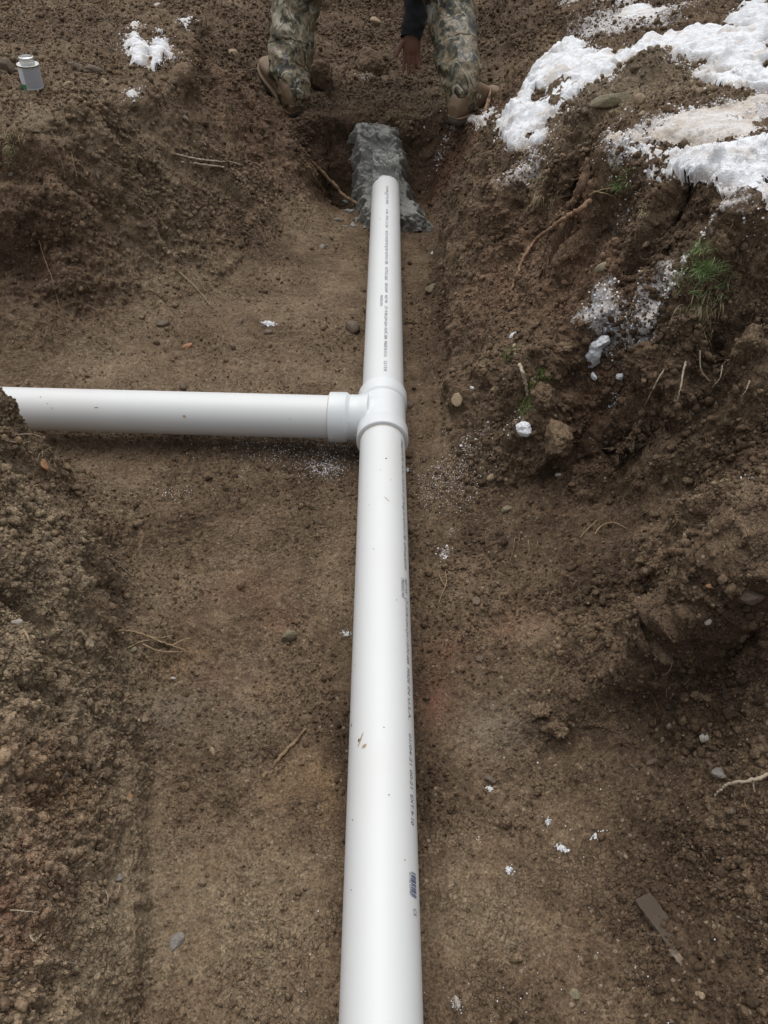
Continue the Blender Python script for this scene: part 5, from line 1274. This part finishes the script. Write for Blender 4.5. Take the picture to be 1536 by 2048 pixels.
def sleeve_tube(name, rings, m, parent, seed, amp=.006, seg=64, fold=14, thick=.003, closed_ends=False):
    """rings: [(centre, rx, ry)]; cloth tube with folds; open ends turned in"""
    pts = [Vector(r[0]) for r in rings]; n_ = 90; co = []; fs = []
    S_ = np.linspace(0, len(rings)-1, n_)
    def lerp(s):
        i = min(int(s), len(rings)-2); f = s-i; f = f*f*(3-2*f)
        return pts[i].lerp(pts[i+1], f), rings[i][1]*(1-f)+rings[i+1][1]*f, rings[i][2]*(1-f)+rings[i+1][2]*f
    C_ = [lerp(s) for s in S_]
    P_ = []
    for i in range(n_):
        c, rx, ry = C_[i]
        d = (C_[min(i+1,n_-1)][0]-C_[max(i-1,0)][0]).normalized(); s = d.cross(Vector((0,1,0))).normalized()
        if s.length < .2: s = Vector((1,0,0))
        u = d.cross(s).normalized()
        for k in range(seg):
            th = 2*math.pi*k/seg; o_ = s*(rx*math.cos(th))+u*(ry*math.sin(th)); P_.append((c, o_))
    cc = np.array([p[0][:] for p in P_]); oo = np.array([p[1][:] for p in P_]); q = cc+oo
    nrm_ = oo/np.linalg.norm(oo, axis=1, keepdims=True)
    w1 = 1-np.abs(fbm(q*np.array([7,7,fold])+seed, 3, seed)); w2 = 1-np.abs(fbm(q@np.array([[12,0,9],[0,12,0],[-4,0,20]])+seed, 2, seed+9))
    q = q+nrm_*((w1-.75)*amp*3+(w2-.75)*amp*2)[:,None]-np.array(parent.location[:])
    i_ = np.arange(n_*seg).reshape(n_, seg); f_ = np.stack([i_[:-1], np.roll(i_,-1,1)[:-1], np.roll(i_,-1,1)[1:], i_[1:]], -1).reshape(-1,4)
    o = link(name, np_mesh(name, q, f_), m, parent)
    md = o.modifiers.new('t', 'SOLIDIFY'); md.thickness = thick; md.offset = -1
    return o
# trousers: two legs that meet at the seat, one mesh
def trousers():
    def leg(Aa, Kk, Hh, F0, sg):
        low = F0+Vector((.018,.030,.048)) if sg > 0 else F0+Vector((.010,.008,.040))
        return [(low, .058,.056), (low+Vector((sg*.002,.008,.045)), .070,.072), (Aa.lerp(Kk,.10)+Vector((0,-.01,.02)), .086,.088), (Aa.lerp(Kk,.4), .094,.098), (Aa.lerp(Kk,.75), .097,.10), (Kk, .10,.105), (Kk.lerp(Hh,.5), .115,.12), (Hh, .13,.13), (HIP+Vector((sg*.05,.06,.04)), .12,.14)]
    a = sleeve_tube('trousers', leg(LA,LK,LH,LF,-1), CAMO, W_, 3, .009); b_ = sleeve_tube('t', leg(RA,RK,RH,RF,1), CAMO, W_, 8, .009)
    a = bake(a); b_ = bake(b_); bm = bmesh.new(); bm.from_mesh(a.data); bm.from_mesh(b_.data)
    me = bpy.data.meshes.new('trousers'); bm.to_mesh(me); bm.free(); me.materials.append(CAMO); a.data = me; bpy.data.objects.remove(b_)
    me.polygons.foreach_set('use_smooth', np.ones(len(me.polygons), bool))
trousers()
def jacket():
    t1 = bake(sleeve_tube('jacket', [(HIP+Vector((0,-.02,-.0)),.17,.15),(HIP.lerp(CH,.5),.18,.15),(CH,.21,.15),(CH.lerp(NK,.6),.16,.11),(NK,.075,.075)], BLK, W_, 12, .006))
    bm = bmesh.new(); bm.from_mesh(t1.data)
    for S_, E2, Wp in ((LS,LE,LWr),(RS,RE,RW)):
        end = Wp-(E2-Wp).normalized()*.028
        t2 = bake(sleeve_tube('t', [(S_.lerp(CH,.4),.09,.09),(S_,.08,.085),(S_.lerp(E2,.5),.072,.075),(E2,.066,.068),(E2.lerp(end,.45),.062,.062),(E2.lerp(end,.85),.052,.05),(end,.042,.038)], BLK, W_, 17, .006))
        bm.from_mesh(t2.data); bpy.data.objects.remove(t2)
    me = bpy.data.meshes.new('jacket'); bm.to_mesh(me); bm.free(); me.materials.append(BLK); t1.data = me
    me.polygons.foreach_set('use_smooth', np.ones(len(me.polygons), bool))
jacket()
def boot(F0, yaw, pitch, roll, seed):
    """heel at the origin, toe along +y"""
    ks = [  # y, half width, sole z, top z
        (-.012,.024,.026,.075),(.0,.034,.026,.105),(.03,.039,.026,.135),(.07,.040,.026,.150),(.11,.041,.026,.145),(.15,.044,.026,.125),(.19,.050,.026,.098),(.23,.053,.026,.085),(.265,.050,.028,.078),(.29,.040,.032,.068),(.305,.022,.036,.052)]
    def shell(rows, zf, wf, zt, n_=20, name='boot', m=LEA, par=None):
        co = []; fs = []; Nn = 44
        yk = [k[0] for k in rows]
        for i in range(Nn):
            y = yk[0]+(yk[-1]-yk[0])*(1-math.cos(math.pi*i/(Nn-1)))/2
            hw = np.interp(y, yk, [k[1] for k in rows])*wf; z0 = np.interp(y, yk, [k[2] for k in rows]); z1 = np.interp(y, yk, [k[3] for k in rows])
            z0, z1 = zf(z0, z1, y)
            for k in range(n_):
                th = 2*math.pi*k/n_; c, s = math.cos(th), math.sin(th); p_ = zt
                co.append((hw*abs(c)**p_*(1 if c > 0 else -1), y, (z0+z1)/2+(z1-z0)/2*abs(s)**p_*(1 if s > 0 else -1)))
        for i in range(Nn-1):
            for k in range(n_): k2 = (k+1)%n_; fs.append((i*n_+k, i*n_+k2, (i+1)*n_+k2, (i+1)*n_+k))
        me = bpy.data.meshes.new(name); me.from_pydata(co, [], fs+[tuple(range(n_))[::-1], tuple((Nn-1)*n_+k for k in range(n_))]); me.update()
        me.polygons.foreach_set('use_smooth', np.ones(len(me.polygons), bool)); return link(name, me, m, par)
    b_ = shell(ks, lambda a, c, y: (a-.004, c), 1., .72, name='boot')
    b_.parent = W_; b_.location = F0-W_.location; b_.rotation_euler = (R(pitch), R(roll), R(yaw)); md = b_.modifiers.new('s','SUBSURF'); md.levels = 1; md.render_levels = 1
    s_ = shell(ks, lambda a, c, y: (a-.026-(0 if y < .09 or y > .13 else -.008), a+.002), 1.12, .35, name='sole', m=SOLE, par=b_)
    w_ = shell(ks, lambda a, c, y: (a-.001, a+.007), 1.15, .4, name='welt', m=LEA, par=b_)
    lc, nt, bb = mat('boot_lace', (.10,.07,.04), .8); co, fs = [], []
    for k in range(5):
        y = .085+k*.022; z = np.interp(y, [q[0] for q in ks], [q[3] for q in ks])+.002
        for sg in (-1, 1): tube_pts([Vector((-.022*sg,y,z-.004)), Vector((0,y+.008,z+.002)), Vector((.022*sg,y+.018,z-.010))], [.0022]*3, 6, co, fs)
    link('laces', np_mesh('laces', np.array(co), np.array(fs)), lc, b_)
boot(LF+Vector((.0,.0,.0)), 27, 27, -6, 1); boot(RF+Vector((-.012,-.01,.0)), -46, 5, 0, 2)
# hair on the bent head (above the frame)
hm = stone_shape(3, 3, 0, .08, 1)[0]*np.array([.098,.115,.10]); hf = ICO[3][1]
keepf = [f for f in hf if hm[f].mean(0)[2] > -.02 or hm[f].mean(0)[1] < -.02]
link('hair', np_mesh('hair', hm+np.array(rel(HD+Vector((0,.0,.03)))[:]), np.array(keepf)), HAIR, W_)
print('person', time.time()-T0)

# ------------------------------------------------------------------ light
w = bpy.data.worlds.new('World'); SC.world = w; w.use_nodes = True; nt = w.node_tree
bg = nt.nodes['Background']; sky = nt.nodes.new('ShaderNodeTexSky'); sky.sky_type = 'NISHITA'; sky.sun_disc = False
SUN_EL, SUN_AZ = R(72), R(-14)
sky.sun_elevation = SUN_EL; sky.sun_rotation = SUN_AZ; sky.dust_density = 4; sky.air_density = 1.2
hs = nt.nodes.new('ShaderNodeHueSaturation'); hs.inputs['Saturation'].default_value = .22
nt.links.new(sky.outputs[0], hs.inputs['Color']); nt.links.new(hs.outputs[0], bg.inputs[0]); bg.inputs[1].default_value = .15
sl = bpy.data.lights.new('sun', 'SUN'); sl.energy = 1.1; sl.angle = R(80); sl.color = (1, .98, .95)
so = bpy.data.objects.new('sun', sl); C.objects.link(so)
dv = Vector((math.sin(SUN_AZ)*math.cos(SUN_EL), math.cos(SUN_AZ)*math.cos(SUN_EL), math.sin(SUN_EL)))
so.rotation_euler = (-dv).to_track_quat('-Z', 'Y').to_euler(); so.location = (0,0,5)
SC.view_settings.view_transform = 'Standard'; SC.view_settings.look = 'None'; SC.view_settings.gamma = 1; SC.view_settings.exposure = 0.15
print('done', time.time()-T0)
